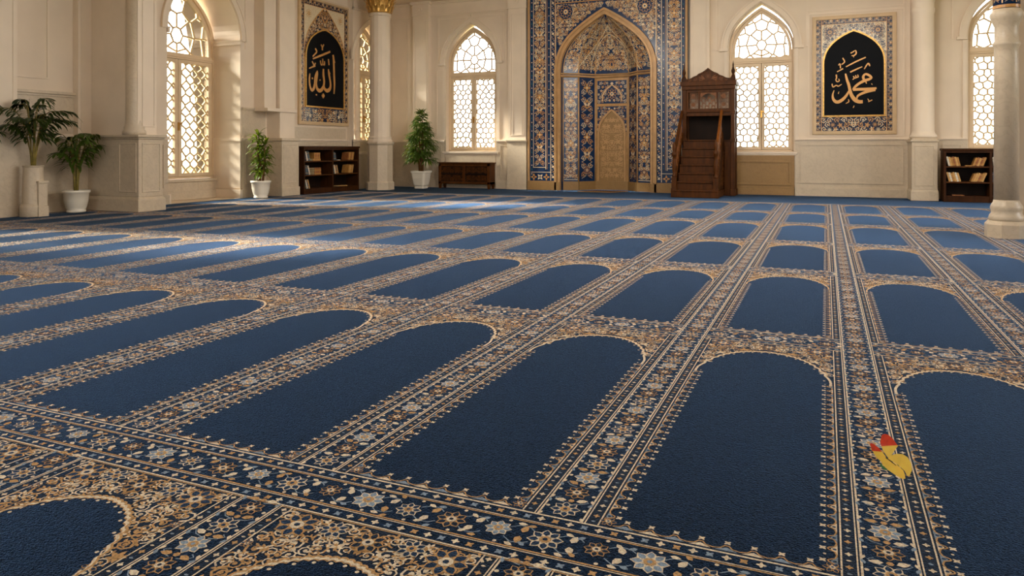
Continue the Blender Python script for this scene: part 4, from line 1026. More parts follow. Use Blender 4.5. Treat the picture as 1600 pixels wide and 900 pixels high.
# ------------------------------------------------------------------ low carved cabinet under the left back window
cy0 = 14.08; cx0, cx1 = onY(685, cy0), onY(765, cy0)
ct = thing('carved_cabinet', ((cx0+cx1)/2, cy0+.13, 0), 'low brown carved wooden cabinet on legs beneath the back wall window', 'cabinet')
mb = MB().box(cx0, cx0+.06, cy0, YB-.04, .1, .54).box(cx1-.06, cx1, cy0, YB-.04, .1, .54).box(cx0, cx1, cy0, YB-.04, .1, .15).box(cx0, cx1, cy0+.0, cy0+.03, .48, .54).box(cx0, cx1, YB-.06, YB-.04, .1, .54); mb.build('body', 'wood', ct, .005)
MB().box(cx0-.025, cx1+.025, cy0-.025, YB-.035, .54, .565).build('top', 'wood', ct, .006)
MB().box((cx0+cx1)/2-.03, (cx0+cx1)/2+.03, cy0-.002, cy0+.03, .15, .48).build('stile', 'wood', ct, .004)
for x in (cx0+.03, cx1-.03):
    for y in (cy0+.03, YB-.07): MB().frus(x-.03, x+.03, y-.03, y+.03, .1, x-.03, x+.03, y-.03, y+.03, .1005).frus(x-.022, x+.022, y-.022, y+.022, 0, x-.03, x+.03, y-.03, y+.03, .1).build('leg', 'wood', ct)
cm = (cx0+cx1)/2
for a, b, sd in ((cx0+.06, cm-.03, 1), (cm+.03, cx1-.06, 2)):
    mb = MB().box(a, b, cy0+.022, cy0+.03, .15, .48); mb.box(a, b, cy0+.004, cy0+.022, .305, .325); dr = mb.build('carved_panel', 'wood_deep', ct)
    p = Pat(); Tc = lambda u, z, h: (u, cy0+.022-h, z)
    for z0, z1 in ((.155, .3), (.33, .475)): scatter(p, a+.015, b-.015, z0+.01, z1-.01, .075, lambda u, z: True, random.Random(sd), (a+b)/2, 1, (0, 0)); scatter(p, a+.015, b-.015, z0+.01, z1-.01, .055, lambda u, z: True, random.Random(sd+5), (a+b)/2, 1, (0, 0))
    mb = MB(); p.emit(mb, Tc, .004, .002); mb.build('carving', 'wood', dr)

# ------------------------------------------------------------------ bookcases and books
ORD = ['first', 'second', 'third', 'fourth', 'fifth', 'sixth', 'seventh', 'eighth']
BOOKC = {}
def bookmat(rgb):
    if rgb not in BOOKC: BOOKC[rgb] = 'cover_%d' % len(BOOKC); mat(BOOKC[rgb], rgb, .55, var=.2, vscale=25)
    return BOOKC[rgb]
def book_mesh(t, d, h, cover):
    """local frame: x thickness, y depth from the spine inwards, z up"""
    mb = MB(); c = .0025
    mb.box(0, t, 0, .004, 0, h, 0).box(0, c, .004, d, 0, h, 0).box(t-c, t, .004, d, 0, h, 0).box(c, t-c, .004, d-.004, .004, h-.004, 1)
    for z in (.18, .8): mb.box(-.0006, t+.0006, -.0008, .002, h*z, h*z+.006, 2)
    me_o = mb.build('book', [bookmat(cover), 'page_paper', 'gilding']); return me_o
def place(o, org, ax, outv, s, z, lean, flat=False):
    """org: shelf's left inner corner at the front; ax along the shelf; outv out towards the room"""
    ax = Vector(ax); outv = Vector(outv); up = Vector((0, 0, 1)); ang = R(lean)
    x = ax*math.cos(ang)-up*math.sin(ang); zv = ax*math.sin(ang)+up*math.cos(ang); y = -outv
    if flat: x, zv = up, -ax
    M = Matrix((x, y, zv)).transposed().to_4x4(); M.translation = Vector(org)+ax*s+up*z
    o.matrix_world = M
def bookcase(label, org, ax, outv, width, height, depth, nb, shelves, plinth):
    ax = Vector(ax); outv = Vector(outv); org = Vector(org)
    def Tq(x, y, z): return tuple(org+ax*x-outv*y+Vector((0, 0, z)))
    t = thing('bookcase', Tq(width/2, depth/2, 0), label, 'bookcase')
    MB().box(0, .035, 0, depth, 0, height-.03, T=Tq).build('side', 'wood_dark', t, .003); MB().box(width-.035, width, 0, depth, 0, height-.03, T=Tq).build('side', 'wood_dark', t, .003)
    MB().box(-.015, width+.015, -.015, depth, height-.035, height, T=Tq).build('top', 'wood_dark', t, .004)
    MB().box(.03, width-.03, depth-.015, depth, .02, height-.03, T=Tq).build('back', 'wood_deep', t)
    MB().box(.03, width-.03, .01, .03, 0, plinth, T=Tq).box(.03, width-.03, .005, depth-.01, plinth-.02, plinth, T=Tq).build('plinth', 'wood_dark', t, .003)
    MB().box(.03, width-.03, .0, .02, height-.07, height-.035, T=Tq).build('top_rail', 'wood_dark', t, .003)
    for k in range(1, nb): MB().box(width*k/nb-.018, width*k/nb+.018, -.002, depth-.01, .02, height-.035, T=Tq).build('divider', 'wood_dark', t, .003)
    for k in range(nb):
        for z in shelves: MB().box(max(.03, width*k/nb+.018), min(width-.03, width*(k+1)/nb-.018), .006, depth-.012, z-.022, z, T=Tq).build('shelf', 'wood', t, .002)
    return Tq
def row(org, ax, outv, Tq, u0, u1, zshelf, side, n, lean, h, t, cols, group, desc, d=.16, setback=.03):
    """a row of books leaning against one end of a bay; all of a row lean alike and touch"""
    r = random.Random(hash((round(u0, 2), round(zshelf, 2), n)) % 999); og = Vector(Tq(0, setback, 0)); an = R(lean)
    st = t/math.cos(an)+.002
    for i in range(n):
        hh = h*(1-.04*(i % 3)); cov = cols[i % len(cols)]
        o = book_mesh(t, d, hh, cov)
        if side == 'L': s = u0+.002+hh*0+h*math.sin(an)+st*i; place(o, og, ax, outv, s, zshelf+t*math.sin(an)+.0006, -lean) if False else place(o, og, ax, outv, s, zshelf+.0006, -lean)
        else: s = u1-.002-h*math.sin(an)-t/math.cos(an)-st*i; place(o, og, ax, outv, s, zshelf+t*math.sin(an)+.0006, lean)
        tag(o, desc % ORD[i], 'book', group)
def flatbook(Tq, ax, outv, u, z, t, d, h, cov, label, group, setback=.03):
    o = book_mesh(t, d, h, cov); place(o, Tq(0, setback, 0), ax, outv, u+h, z+.0015, 0, True); tag(o, label, 'book', group)
NVY, GRN, BRN, TAN, OCH, WHT = (58, 66, 84), (70, 92, 96), (142, 84, 42), (196, 150, 88), (168, 118, 56), (214, 204, 184)
# left bookcase: front on the plane X=-8.97, seen from the side
bx = -8.97; by0, by1 = onX(475, bx), onX(561, bx); bwid = by1-by0
TqL = bookcase('dark brown open bookcase beneath the tall gold lettered panel, between pier and round column', (bx, by0, 0), (0, 1, 0), (1, 0, 0), bwid, .905, .31, 2, [.36, .625], .1)
A_, O_ = (0, 1, 0), (1, 0, 0); h2 = bwid/2
cl = 'bay beside the square pier'; cr = 'bay beside the round column'
G = 'books in the low bookcase under the tall panel'
def rowL(*a, **k): row((bx, by0, 0), A_, O_, TqL, *a, group=G, **k)
rowL(.036, 0, .625, 'L', 4, 16, .19, .03, [NVY, WHT, NVY, GRN], desc='%s dark leaning book from the square pier, top shelf under the tall panel')
for i in range(5):
    o = book_mesh(.034, .15, .115, BRN if i % 2 else OCH); place(o, TqL(0, .03, 0), A_, O_, .036+.30+i*.0362, .625+.0425, 0); tag(o, '%s upright brown book standing on a flat book, top shelf near square pier' % ORD[i], 'book', G)
flatbook(TqL, A_, O_, .036+.26, .625, .04, .15, .235, OCH, 'flat ochre book under the brown books, top shelf nearest the square pier', G)
rowL(.036, 0, .36, 'L', 4, 17, .18, .03, [NVY, GRN, NVY, WHT], desc='%s blue grey leaning book from the square pier, middle shelf of low bookcase')
for i in range(4): flatbook(TqL, A_, O_, .036+.31-.004*(i % 2), .36+.0335*i, .032, .15, .2, BRN if i % 2 else OCH, '%s book up in the flat brown stack on middle shelf, low bookcase' % ORD[i], G)
rowL(.036, 0, .1, 'L', 4, 18, .175, .028, [GRN, WHT, NVY, TAN], desc='%s leaning book from the square pier, bottom shelf of the low bookcase')
rowL(h2+.02, 0, .625, 'L', 3, 12, .17, .03, [NVY, GRN, NVY], desc='%s dark book from the divider, top shelf on the round column side')
flatbook(TqL, A_, O_, h2+.185, .625, .012, .12, .09, WHT, 'thin pale booklet lying flat on the top shelf, round column side', G)
rowL(0, bwid-.12, .625, 'R', 6, 12, .165, .031, [OCH, TAN, BRN], desc='%s light brown leaning book from the round column, top shelf of low bookcase')
rowL(h2+.02, 0, .36, 'L', 5, 16, .18, .027, [GRN, WHT, TAN, NVY, TAN], desc='%s leaning book from the divider, middle shelf on the round column side')
rowL(0, bwid-.14, .36, 'R', 5, 14, .17, .031, [TAN, OCH, TAN], desc='%s tan leaning book from the round column, middle shelf of low bookcase')
flatbook(TqL, A_, O_, h2+.22, .1, .014, .14, .3, TAN, 'tan booklet lying flat on the bottom shelf, round column side', G)
# right bookcase: front parallel to the back wall
ry = 13.62; rx0 = onY(1474.5, ry); rw = 1.3
TqR = bookcase('dark brown open bookcase beneath the far window, half behind the near marble column', (rx0, ry, 0), (1, 0, 0), (0, -1, 0), rw, .86, .34, 2, [.325, .575], .1)
A_, O_ = (1, 0, 0), (0, -1, 0)
G = 'books in the bookcase behind the near marble column'
def rowR(*a, **k): row((rx0, ry, 0), A_, O_, TqR, *a, group=G, **k)
rowR(.036, 0, .575, 'L', 6, 13, .155, .026, [WHT, TAN, OCH, BRN, TAN, OCH], desc='%s leaning book from the pedestal, top shelf of bookcase behind near column')
rowR(0, rw/2-.045, .575, 'R', 5, 20, .145, .027, [OCH, BRN, TAN, BRN, OCH], desc='%s leaning book from the divider, top shelf of bookcase behind near column')
flatbook(TqR, A_, O_, .31, .575, .014, .13, .09, OCH, 'flat ochre booklet between the two leaning rows, top shelf behind near column', G)
rowR(.036, 0, .325, 'L', 6, 15, .155, .026, [TAN, WHT, OCH, TAN, WHT, TAN], desc='%s leaning book from the pedestal, middle shelf of bookcase behind near column')
rowR(0, rw/2-.04, .325, 'R', 6, 22, .15, .025, [TAN, OCH, BRN, TAN], desc='%s leaning book from the divider, middle shelf of bookcase behind near column')
rowR(rw/2+.02, 0, .575, 'L', 5, 7, .145, .024, [WHT, OCH, TAN], desc='%s upright book beyond the divider, top shelf of bookcase behind near column')
rowR(rw/2+.02, 0, .325, 'L', 5, 4, .15, .024, [NVY, GRN, BRN], desc='%s dark upright book beyond the divider, middle shelf behind near column')
flatbook(TqR, A_, O_, .13, .1, .012, .16, .16, BRN, 'thin brown booklet lying flat on the bottom shelf behind near column', G)

# ------------------------------------------------------------------ columns
def octa(mb, cx, cy, r, z0, z1, r1=None): mb.lathe([(r, z0), (r1 or r, z1)], cx, cy, 8, 0, False, math.pi/8)
# column near the left back corner, gilded capital
ex, ey = -8.62, 13.1
c = thing('stone_column', (ex, ey, 0), 'round cream column with gilded capital on eight sided pedestal near the far corner', 'column')
mb = MB(); octa(mb, ex, ey, .30, 0, .15); octa(mb, ex, ey, .30, .15, .18, .27); octa(mb, ex, ey, .265, .18, .93); octa(mb, ex, ey, .275, .93, .97, .3); octa(mb, ex, ey, .3, .97, 1.0)
mb.build('pedestal', 'marble', c)
mb = MB().lathe([(.26, 1.0), (.265, 1.03), (.24, 1.06), (.245, 1.09), (.225, 1.12), (.22, 1.2), (.212, 3.62), (.235, 3.64), (.235, 3.68), (.21, 3.7)], ex, ey, 16, smooth=False); mb.build('shaft', 'plaster_trim', c)
mb = MB().lathe([(.21, 3.68), (.225, 3.72), (.25, 3.85), (.3, 4.0), (.31, 4.02), (.31, CEIL)], ex, ey, 32); cpt = mb.build('capital', 'gilding', c)
mb = MB()
for k in range(16):
    for tier, (z0, z1, r0, r1_) in enumerate(((3.71, 3.86, .23, .29), (3.82, 3.99, .25, .33))):
        a = 2*math.pi*(k+.5*tier)/16; da = .16; n = 5
        for q in range(n):
            pass
        pts = []
        for q in range(n+1):
            t = q/n; rr = r0+(r1_-r0)*t**2+.012; z = z0+(z1-z0)*t-(.02 if q == n else 0); w = da*(1-.55*t)*(1 if q else .7)
            pts.append(((ex+rr*math.cos(a-w), ey+rr*math.sin(a-w), z), (ex+(rr+.012)*math.cos(a), ey+(rr+.012)*math.sin(a), z), (ex+rr*math.cos(a+w), ey+rr*math.sin(a+w), z)))
        vs = [x for tr_ in pts for x in tr_]; mb.add(vs, [fc for q in range(n) for fc in ((3*q, 3*q+1, 3*q+4, 3*q+3), (3*q+1, 3*q+2, 3*q+5, 3*q+4))])
mb.build('acanthus', 'gilding', cpt)
# slim engaged half column beside it
hy = onX(557.5, XM+.06)
mb = MB().lathe([(.12, .0), (.12, 1.0), (.13, 1.03), (.1, 1.07), (.085, 1.1), (.08, 3.55), (.1, 3.58), (.085, 3.62), (.12, 3.8), (.12, CEIL)], XM+.05, hy, 20); mb.build('column_8', 'plaster_trim', kind='structure')
# half round column on square pedestal on the back wall
dy = 13.72; d0, d1 = onY(1423, dy), onY(1467, dy); dm = (d0+d1)/2; dw = (d1-d0)/2
c = thing('stone_column', (dm, dy, 0), 'cream column on square pedestal between the lettered panel and the far bookcase', 'column')
mb = MB().box(dm-dw, dm+dw, dy, YB, 0, .15).frus(dm-dw, dm+dw, dy, YB, .15, dm-dw+.015, dm+dw-.015, dy+.015, YB, .18).box(dm-dw+.015, dm+dw-.015, dy+.015, YB, .18, .97).box(dm-dw-.005, dm+dw+.005, dy-.005, YB, .97, 1.0).box(dm-dw+.02, dm+dw-.02, dy+.02, YB, 1.0, 1.03)
rectline(mb, lambda u, z, h: (u, dy+.015-h, z), dm-dw+.07, dm+dw-.07, .25, .9, .012, .008); mb.build('pedestal', 'marble', c, .006)
rr = dw*.93
mb = MB().lathe([(rr, 1.03), (rr+.02, 1.05), (rr+.02, 1.08), (rr-.01, 1.11), (rr*.88, 1.15), (rr*.86, 3.1), (rr*.93, 3.13), (rr*.93, 3.18), (rr*.86, 3.21), (rr*.9, 3.3), (rr, 3.34), (rr, CEIL)], dm, dy+rr+.03, 28); mb.box(dm-rr*.8, dm+rr*.8, dy+rr, YB, 1.03, CEIL); mb.build('shaft', 'plaster_trim', c)
# near column on the right with its pier behind
gy = 8.4; gx = onY(1572.5, gy)
c = thing('stone_column', (gx, gy, 0), 'nearest grey marble column with blue and gold tiled top at the carpet edge', 'column')
mb = MB(); octa(mb, gx, gy, .185, 0, .125); octa(mb, gx, gy, .185, .125, .16, .155); mb.lathe([(.14, .155), (.15, .18), (.142, .21), (.125, .235), (.128, .26), (.136, .285), (.128, .31), (.112, .335), (.106, .36)], gx, gy, 28); mb.build('base', 'marble', c)
mb = MB().lathe([(.105, .35), (.102, 1.75), (.101, 1.83), (.115, 1.85), (.115, 1.875), (.1, 1.895), (.099, 2.03), (.11, 2.06), (.128, 2.1), (.14, 2.14), (.135, 2.17), (.116, 2.2)], gx, gy, 32); mb.build('shaft', 'marble', c)
GR = .112
TG = lambda u, z, h: (gx+(GR+h)*math.cos(u/GR), gy+(GR+h)*math.sin(u/GR), z)
mb = MB().lathe([(GR, 2.19), (GR, CEIL)], gx, gy, 32); cp = mb.build('tiled_drum', 'tile_navy', c)
p = Pat(); r = random.Random(2)
for k in range(6):
    a0 = k*GR*2*math.pi/6
    for z0, z1 in ((2.26, 3.1), (3.16, 3.9)):
        band(p, a0+.016, a0+.102, z0, z1, r); p.stroke([(a0+.005, z0-.01), (a0+.005, z1+.02)], .012, 2, 2)
for z in (2.22, 3.13): p.stroke([(t*GR*2*math.pi/24, z) for t in range(25)], .03, 2, 1)
mb = MB(); p.emit(mb, TG, .0008, .002); mb.build('tile_pattern', CP[:4], cp)
qx = onY(1588, 8.62)
mb = MB().box(qx, qx+.7, 8.62, 9.2, .12, CEIL).box(qx-.0, qx+.72, 8.6, 9.22, 0, .12); mb.build('column_9', 'plaster', kind='structure', bevel=.006)
# ------------------------------------------------------------------ potted plants
def blade(mb, base, d, length, width, droop, seg=5, fold=.25, mi=0):
    """a leaf: d = start direction, bending down by gravity along its length"""
    p = Vector(base); d = Vector(d).normalized(); rows = []
    for i in range(seg+1):
        t = i/seg; side = d.cross(Vector((0, 0, 1)))
        if side.length < 1e-3: side = Vector((1, 0, 0))
        side.normalize(); nrm = side.cross(d)
        w = width*(.18+1.5*t)*(1-t)**.65*1.15 if t < 1 else 0.0
        w = max(w, .0006)/1.0
        rows.append((p-side*w*.5-nrm*0+nrm*fold*w*.5, p.copy(), p+side*w*.5+nrm*fold*w*.5))
        d = (d+Vector((0, 0, -droop/seg))).normalized(); p = p+d*(length/seg)
    vs = [tuple(v) for r_ in rows for v in r_]
    mb.add(vs, [fc for i in range(seg) for fc in ((3*i, 3*i+1, 3*i+4, 3*i+3), (3*i+1, 3*i+2, 3*i+5, 3*i+4))], mi, True)
def dirv(az, el): return (math.cos(az)*math.cos(el), math.sin(az)*math.cos(el), math.sin(el))
def pot_round(t, x, y, r, h, foot=True):
    MB().lathe([(r*.68, 0), (r*.72, .012), (r*.72, .03), (r*.66, .035), (r*.78, h*.25), (r*.9, h*.55), (r*.95, h*.86), (r*1.03, h*.885), (r*1.05, h*.93), (r*1.04, h), (r*.94, h), (r*.9, h*.9), (r*.86, h*.88)], x, y, 32).build('pot', 'ceramic', t)
    MB().lathe([(r*.88, h*.86), (r*.88, h*.9)], x, y, 20).build('soil', 'soil', t)
def canes(t, tips, m, r=.011):
    for a, b in tips:
        mid = [a[k]*.5+b[k]*.5 for k in range(3)]; mid[0] += (a[0]-b[0])*.1
        MB().tube([a, mid, b], [r*1.3, r, r*.6], 6).build('cane', m, t)
# the smaller leafy plant between window and pier
x, y = -9.0, onX(407.5, -9.0)
t = thing('potted_plant', (x, y, 0), 'broad leaved green plant in a round white pot beside the square pier', 'plant')
pot_round(t, x, y, .165, .305)
r = random.Random(12); mb = MB(); tips = []
for k in range(8):
    az = k*.785+r.uniform(-.3, .3); hh = r.uniform(.62, 1.08); rad = r.uniform(.03, .13)
    b = (x+rad*math.cos(az), y+rad*math.sin(az), hh); a = (x+.04*math.cos(az), y+.04*math.sin(az), .27); tips.append((a, b))
    n = int((hh-.42)/.034)
    for j in range(n+3):
        q = min(1, (.42-.27+j*.042)/(hh-.27)); p0 = [a[i]+(b[i]-a[i])*q for i in range(3)]
        for m in range(2 if j < n else 4):
            a2 = r.uniform(0, 6.28); el = r.uniform(.1, .9) if j < n else r.uniform(.6, 1.3)
            blade(mb, p0, dirv(a2, el), r.uniform(.14, .24), r.uniform(.05, .072), r.uniform(.7, 1.9))
canes(t, tips, 'cane_brown'); mb.build('foliage', 'leaf_fresh', t)
# the tall feathery plant in the corner
x, y = -8.0, 13.86; x = onY(658, y)
t = thing('potted_plant', (x, y, 0), 'tall bushy green plant in a white square shouldered pot by the far corner pilaster', 'plant')
k_ = .185
mb = MB()
def rr_(hw, z, n=6, rad=.35):
    out = []
    for cx_, cy_, a0 in ((1, 1, 0), (-1, 1, 1), (-1, -1, 2), (1, -1, 3)):
        for i in range(n+1):
            a = (a0+i/n)*math.pi/2; out.append((x+cx_*hw*(1-rad)+hw*rad*math.cos(a), y+cy_*hw*(1-rad)+hw*rad*math.sin(a), z))
    return out
prof = [(.62, 0), (.64, .035), (.6, .04), (.72, .08), (.86, .22), (.92, .33), (1.0, .335), (1.02, .375), (.94, .38), (.88, .36), (.86, .35)]
for w, z in prof: mb.v += rr_(k_*w, z)
m = 28
for i in range(len(prof)-1):
    for k in range(m): mb.f.append([i*m+k, i*m+(k+1) % m, (i+1)*m+(k+1) % m, (i+1)*m+k]); mb.m.append(0); mb.sm.append(False)
mb.f.append(list(range(m))[::-1]); mb.m.append(0); mb.sm.append(False); mb.build('pot', 'ceramic', t)
MB().lathe([(k_*.84, .345), (k_*.84, .352)], x, y, 16).build('soil', 'soil', t)
r = random.Random(5); mb = MB(); tips = []
for k in range(7):
    az = k*.9; hh = (1.55, 1.3, 1.2, 1.05, .95, 1.4, 1.1)[k]; rad = .02+.1*(1.6-hh)
    tips.append(((x+.04*math.cos(az), y+.04*math.sin(az), .33), (x+rad*math.cos(az), y+rad*math.sin(az), hh)))
for lv in range(17):                                     # whorls of fingered leaves, pyramid outline
    z = .62+lv*.064; R_ = .43*(1-((z-.75)/1.15)**1.3 if z > .75 else .9)
    for k in range(11 if lv < 13 else 6):
        az = r.uniform(0, 6.28); d = R_*r.uniform(.45, 1.0)
        c = (x+d*.55*math.cos(az), y+d*.55*math.sin(az), z+r.uniform(-.03, .03))
        mb.tube([(x+.03*math.cos(az), y+.03*math.sin(az), z-.05), c], [.004, .003], 4)
        for q in range(7):
            blade(mb, c, dirv(az+(q-3)*.36, .45+r.uniform(-.25, .35)), max(.1, d*.5+.06)*r.uniform(.9, 1.25), .048, r.uniform(.9, 1.8), 4)
for q in range(9): blade(mb, (x, y, 1.6), dirv(q*.7, 1.05), .2, .045, .8, 4)
canes(t, tips, 'cane_brown', .013); mb.v = [(v_[0], min(v_[1], YB-.2), v_[2]) for v_ in mb.v]; mb.build('foliage', 'leaf_mid', t)
# two arching palms against the dim wall at the left, and a third mostly outside the view
def palm(t, x, y, z0, top, rad, nf, seed, m='leaf_dark', spread=1.0):
    r = random.Random(seed); mb = MB(); st = []
    for k in range(nf):
        az = k*2.4+r.uniform(-.3, .3); h = z0+(top-z0)*r.uniform(.62, 1.0); out = rad*r.uniform(.5, 1.0)*spread; n = 9; pts = []
        for i in range(n+1):
            q = i/n; rr = out*q**1.7; zz = z0+(h-z0)*(1-(1-q)**2.0)-(.28*out*max(0, q-.6)/.4 if q > .6 else 0)
            pts.append((x+.02*math.cos(az)+rr*math.cos(az), y+.02*math.sin(az)+rr*math.sin(az), zz))
        st.append(pts)
        for i in range(3, n+1):
            for e in (0, .5):
                q = min(i+e, n)
                i0 = min(int(q), n-1); f_ = q-i0; p0 = [pts[i0][j]+(pts[i0+1][j]-pts[i0][j])*f_ for j in range(3)]
                for sg in (-1, 1):
                    a2 = az+sg*(1.0-.06*i); blade(mb, p0, dirv(a2, .35), rad*r.uniform(.5, .72)*(1.1-.05*i), .05, r.uniform(.8, 1.6), 5)
        blade(mb, pts[-1], dirv(az, .1), rad*.6, .034, 1.4, 4)
    for pts in st: MB().tube([(max(a_, XA+.16 if b_ > 6.35 else -9.24), min(b_, 6.96), c_) for a_, b_, c_ in pts], [.009*(1-.08*i) for i in range(len(pts))], 5).build('cane', 'cane', t)
    mb.v = [(max(v_[0], XA+.14 if v_[1] > 6.35 else -9.25), min(v_[1], 6.97), v_[2]) for v_ in mb.v]; mb.build('foliage', m, t)
x = -9.28; y = onX(119, x)
t = thing('potted_palm', (x, y, 0), 'arching green palm in a white pot on the floor at the dim left wall', 'plant')
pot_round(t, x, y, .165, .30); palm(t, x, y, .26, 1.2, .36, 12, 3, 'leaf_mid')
x = -9.22; y = onX(52, x)
t = thing('potted_palm', (x, y, 0), 'dark arching palm standing high in a tall stepped stone planter at the left wall', 'plant')
yb = onX(64.5, -9.1)
mb = MB(); mb.lathe([(.15, 0), (.15, .13), (.125, .16), (.115, .5), (.11, .62), (.125, .64), (.1, .645), (.09, .62)], x, y, 20)
mb.box(x-.02, x+.16, yb-.06, yb+.075, 0, .13).box(x-.0, x+.145, yb-.05, yb+.065, .13, .42).box(x-.01, x+.16, yb-.06, yb+.075, .42, .45)
mb.build('planter', 'marble', t, .005); MB().lathe([(.09, .6), (.09, .625)], x, y, 14).build('soil', 'soil', t)
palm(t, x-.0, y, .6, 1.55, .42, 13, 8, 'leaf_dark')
x = -9.0; y = onX(-56, x)
t = thing('potted_palm', (x, y, 0), 'dark palm nearest along the left wall, with only its leaf tips showing', 'plant')
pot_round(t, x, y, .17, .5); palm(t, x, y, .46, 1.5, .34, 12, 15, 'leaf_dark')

# ------------------------------------------------------------------ butterfly resting on the carpet
mat('wing_yellow', (255, 214, 84), .55, var=.08, vscale=60); mat('wing_red', (222, 66, 36), .55, var=.15, vscale=90); mat('wing_edge', (40, 30, 34), .6); mat('wing_green', (58, 120, 70), .55); mat('body_dark', (60, 46, 30), .6)
bxy = (onY(1397, 1.0), 0)
d_ = FPX*EYE/(752-HOR); l_ = (1397-800)/FPX*d_; BX, BY = -_s*d_+_c*l_, _c*d_+_s*l_
sc = d_/FPX
t = thing('butterfly', (BX, BY, 0), 'yellow butterfly with red wing tips resting on the carpet floral strip', 'butterfly')
rt = Vector((_c, _s, 0)); bk = Vector((-_s, _c, 0)); upv = (Vector((0, 0, 1))*.86+bk*.5).normalized()
org = Vector((BX, BY, .006)) - upv*0
def W(px, py, o=0.0): 
    v = org+rt*((px-1397)*sc)+upv*((764-py)*sc)
    return v+(upv.cross(rt))*(-o)
def wing(name, pts, split, o0, o1, mats=('wing_yellow', 'wing_red'), tilt=0):
    """outline in picture directions laid on a tilted plane; faces beyond 'split' are red"""
    mb = MB(); c = (sum(p[0] for p in pts)/len(pts), sum(p[1] for p in pts)/len(pts))
    def add(poly, mi):
        n = len(poly)
        if n < 3: return
        vs = [tuple(W(px, py, o0+(o1-o0)*abs(px-1393)/30)) for px, py in poly]+[tuple(W(px, py, o0+(o1-o0)*abs(px-1393)/30+.0008)) for px, py in poly]
        mb.add(vs, [tuple(range(n)), tuple(range(2*n-1, n-1, -1))]+[(i, (i+1) % n, n+(i+1) % n, n+i) for i in range(n)], mi)
    if split is None: add(pts, 0)
    else:
        def clip(keep_above):
            out = []
            for i in range(len(pts)):
                a, b = pts[i], pts[(i+1) % len(pts)]; fa, fb = split(a[0])-a[1], split(b[0])-b[1]
                if (fa > 0) == keep_above: out.append(a)
                if (fa > 0) != (fb > 0):
                    k = fa/(fa-fb); out.append((a[0]+(b[0]-a[0])*k, a[1]+(b[1]-a[1])*k))
            return out
        add(clip(False), 0); add(clip(True), 1)
    return mb.build(name, list(mats), t)
wing('forewing', [(1368.6, 714), (1371, 712), (1376, 714), (1382, 719), (1387, 726), (1390, 730), (1391, 733), (1387, 736), (1383, 741), (1379, 738), (1374, 732), (1370, 723)], lambda px: 724+.06*(px-1370), .004, .012)
wing('forewing', [(1385.4, 713), (1388, 706), (1392, 700), (1396, 698.5), (1401, 700), (1406, 706), (1409, 713), (1411, 717), (1406, 722), (1400, 729), (1394, 735), (1391, 731), (1387, 723)], lambda px: 717-.04*(px-1390), .008, .022)
wing('hindwing', [(1391, 734), (1398, 738), (1406, 744), (1413, 752), (1414, 758), (1413, 764), (1409, 764.5), (1400, 759), (1391, 752), (1384, 745), (1382, 741), (1386, 736)], None, .002, .006)
wing('hindwing', [(1393, 735), (1400, 730), (1407, 728.3), (1416, 729), (1422, 734), (1424.5, 743), (1423, 753), (1418, 760), (1415, 761), (1412.5, 753), (1405, 744), (1397, 738)], None, .006, .016)
MB().add([tuple(W(px, py, -.0006)) for px, py in ((1380.5, 741), (1383, 743), (1391, 751.5), (1386, 751), (1381, 746))], [(0, 1, 2, 3, 4)]).build('wing_underside', 'wing_green', t)
MB().tube([W(1388, 727, .003), W(1391, 733, .004), W(1398, 739, .004), W(1404, 745, .004)], [.0009, .0016, .0015, .0007], 8).build('body', 'body_dark', t)

# ------------------------------------------------------------------ garden outside the windows
MB().box(-40, 40, -40, 60, -.6, -.35).build('ground', 'garden_grass', kind='structure')
def hedge(label, a, b, h, seed, thick=.5):
    r = random.Random(seed); mb = MB(); ln = math.hypot(b[0]-a[0], b[1]-a[1]); n = int(ln*h*150)
    ux, uy = (b[0]-a[0])/ln, (b[1]-a[1])/ln
    for i in range(n):
        s_ = r.uniform(0, ln); w = r.uniform(-thick, thick); z = r.uniform(-.35, h+.25*math.sin(s_*2.1)*.6)
        blade(mb, (a[0]+ux*s_-uy*w, a[1]+uy*s_+ux*w, z), dirv(r.uniform(0, 6.28), r.uniform(-.2, 1.0)), .16, .07, .6, 2)
    tag(mb.build('garden_hedge', 'hedge_leaf'), label, 'hedge')
hedge('pale green clipped hedge seen through the back windows', (-10.2, 17.3), (4.5, 17.3), 1.25, 4)
hedge('pale green clipped hedge seen through the left windows', (-13.0, 6.5), (-13.0, 17.0), .75, 5)

# ------------------------------------------------------------------ daylight
w = bpy.data.worlds.new('sky'); scn.world = w; w.use_nodes = True
bg = w.node_tree.nodes['Background']; bg.inputs['Color'].default_value = (1.0, .97, .93, 1); bg.inputs['Strength'].default_value = SKY
su = bpy.data.lights.new('sun', 'SUN'); su.energy = SUN; su.angle = R(8); su.color = (1, .93, .82)
so = bpy.data.objects.new('sun', su); COL.objects.link(so); so.rotation_euler = Vector((.85, .17, -.5)).to_track_quat('-Z', 'Y').to_euler()
def portal(loc, rot, w_, h_):
    l = bpy.data.lights.new('window_daylight', 'AREA'); l.shape = 'RECTANGLE'; l.size = w_; l.size_y = h_; l.cycles.is_portal = True
    o = bpy.data.objects.new('window_daylight', l); COL.objects.link(o); o.location = loc; o.rotation_euler = rot
for o_ in (W3, W4, W5): portal((o_['uc'], YB+.33, 2.1), (R(-90), 0, 0), 1.2, 3.0)
portal((XA-.4, 4.0, 2.0), (0, R(-90), 0), 3.4, 1.5); portal((XM-.85, W1Y, 2.0), (0, R(-90), 0), 3.6, 1.6); portal((XC-.33, W2['uc'], 2.1), (0, R(-90), 0), 3.0, 1.2)
for y in (8.2, 11.6): portal((XR+.36, y, 2.05), (0, R(90), 0), 3.2, 2.1)  # portals of the bays added to the unseen walls for light
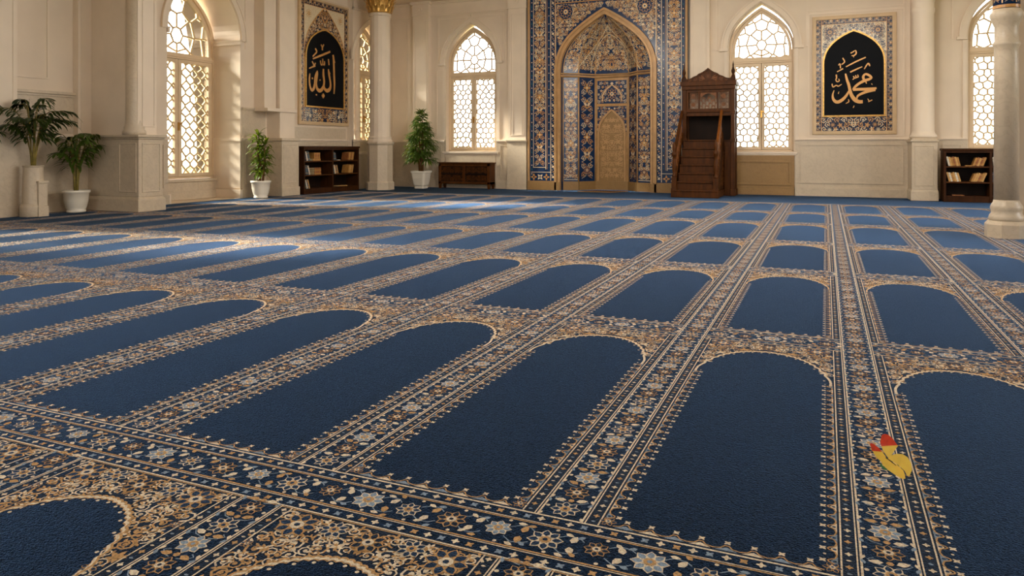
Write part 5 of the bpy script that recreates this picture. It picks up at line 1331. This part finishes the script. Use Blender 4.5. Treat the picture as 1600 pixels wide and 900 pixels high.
for x in (-3.6, 4.0): portal((x, YF-.36, 2.05), (R(90), 0, 0), 2.4, 3.4)

# ring lamps added unseen above the view, to brighten the walls
glm = bpy.data.materials.new('fill_glass'); glm.use_nodes = True; MATS['fill_glass'] = glm
pb = glm.node_tree.nodes['Principled BSDF']; pb.inputs['Base Color'].default_value = (.9, .82, .7, 1); pb.inputs['Emission Color'].default_value = (1, .84, .62, 1); pb.inputs['Emission Strength'].default_value = 4
for i, (x, y) in enumerate(FILL_LAMPS):
    t = thing('fill_chandelier', (x, y, CEIL), 'added brass ring fill lamp above the view, ' + ('near the prayer niche', 'over the middle of the carpet', 'above the front of the carpet', 'by the far bookcase', 'close to the near marble column')[i % 5], 'fill_chandelier')
    mb = MB(); zr = 3.42; mb.ribbon([(.55*math.cos(k*math.pi/20), .55*math.sin(k*math.pi/20)) for k in range(40)], -.015, .015, zr, zr+.05, lambda u, v, h: (x+u, y+v, h), closed=True); mb.build('ring', 'brass', t)
    mb = MB(); mb.tube([(x, y, CEIL), (x, y, zr+.35)], .015, 8); mb.lathe([(.08, CEIL-.03), (.08, CEIL)], x, y, 16)
    for k in range(4): a = k*math.pi/2; mb.tube([(x, y, zr+.36), (x+.55*math.cos(a), y+.55*math.sin(a), zr+.04)], .006, 6)
    mb.build('rod', 'brass', t)
    for k in range(8):
        a = (k+.5)*math.pi/4; MB().lathe([(.02, zr-.13), (.05, zr-.11), (.065, zr-.06), (.05, zr-.015), (.02, zr)], x+.55*math.cos(a), y+.55*math.sin(a), 14).build('fill_globe', 'fill_glass', t)
    l = bpy.data.lights.new('fill_light', 'POINT'); l.energy = FILL_LAMP; l.shadow_soft_size = .3; l.color = (1, .95, .88)
    o = bpy.data.objects.new('fill_light', l); COL.objects.link(o); o.location = (x, y, zr-.25)

# ------------------------------------------------------------------ camera
cam = bpy.data.cameras.new('camera'); co = bpy.data.objects.new('camera', cam); COL.objects.link(co)
co.location = (0, 0, EYE); co.rotation_euler = (R(90), 0, YAW)
cam.sensor_width = 36; cam.lens = 36*FPX/1600; cam.shift_y = -(450-HOR)/1600; cam.clip_start = .05; cam.clip_end = 200
scn.camera = co
vs_ = scn.view_settings; vs_.view_transform = 'Standard'; vs_.look = 'None'; vs_.gamma = 1; vs_.use_curve_mapping = False; vs_.exposure = EXPO
cy = scn.cycles; cy.max_bounces = 10; cy.diffuse_bounces = 6; cy.glossy_bounces = 4; cy.transparent_max_bounces = 12; cy.transmission_bounces = 6; cy.use_denoising = True; cy.sample_clamp_indirect = 8; cy.caustics_reflective = False
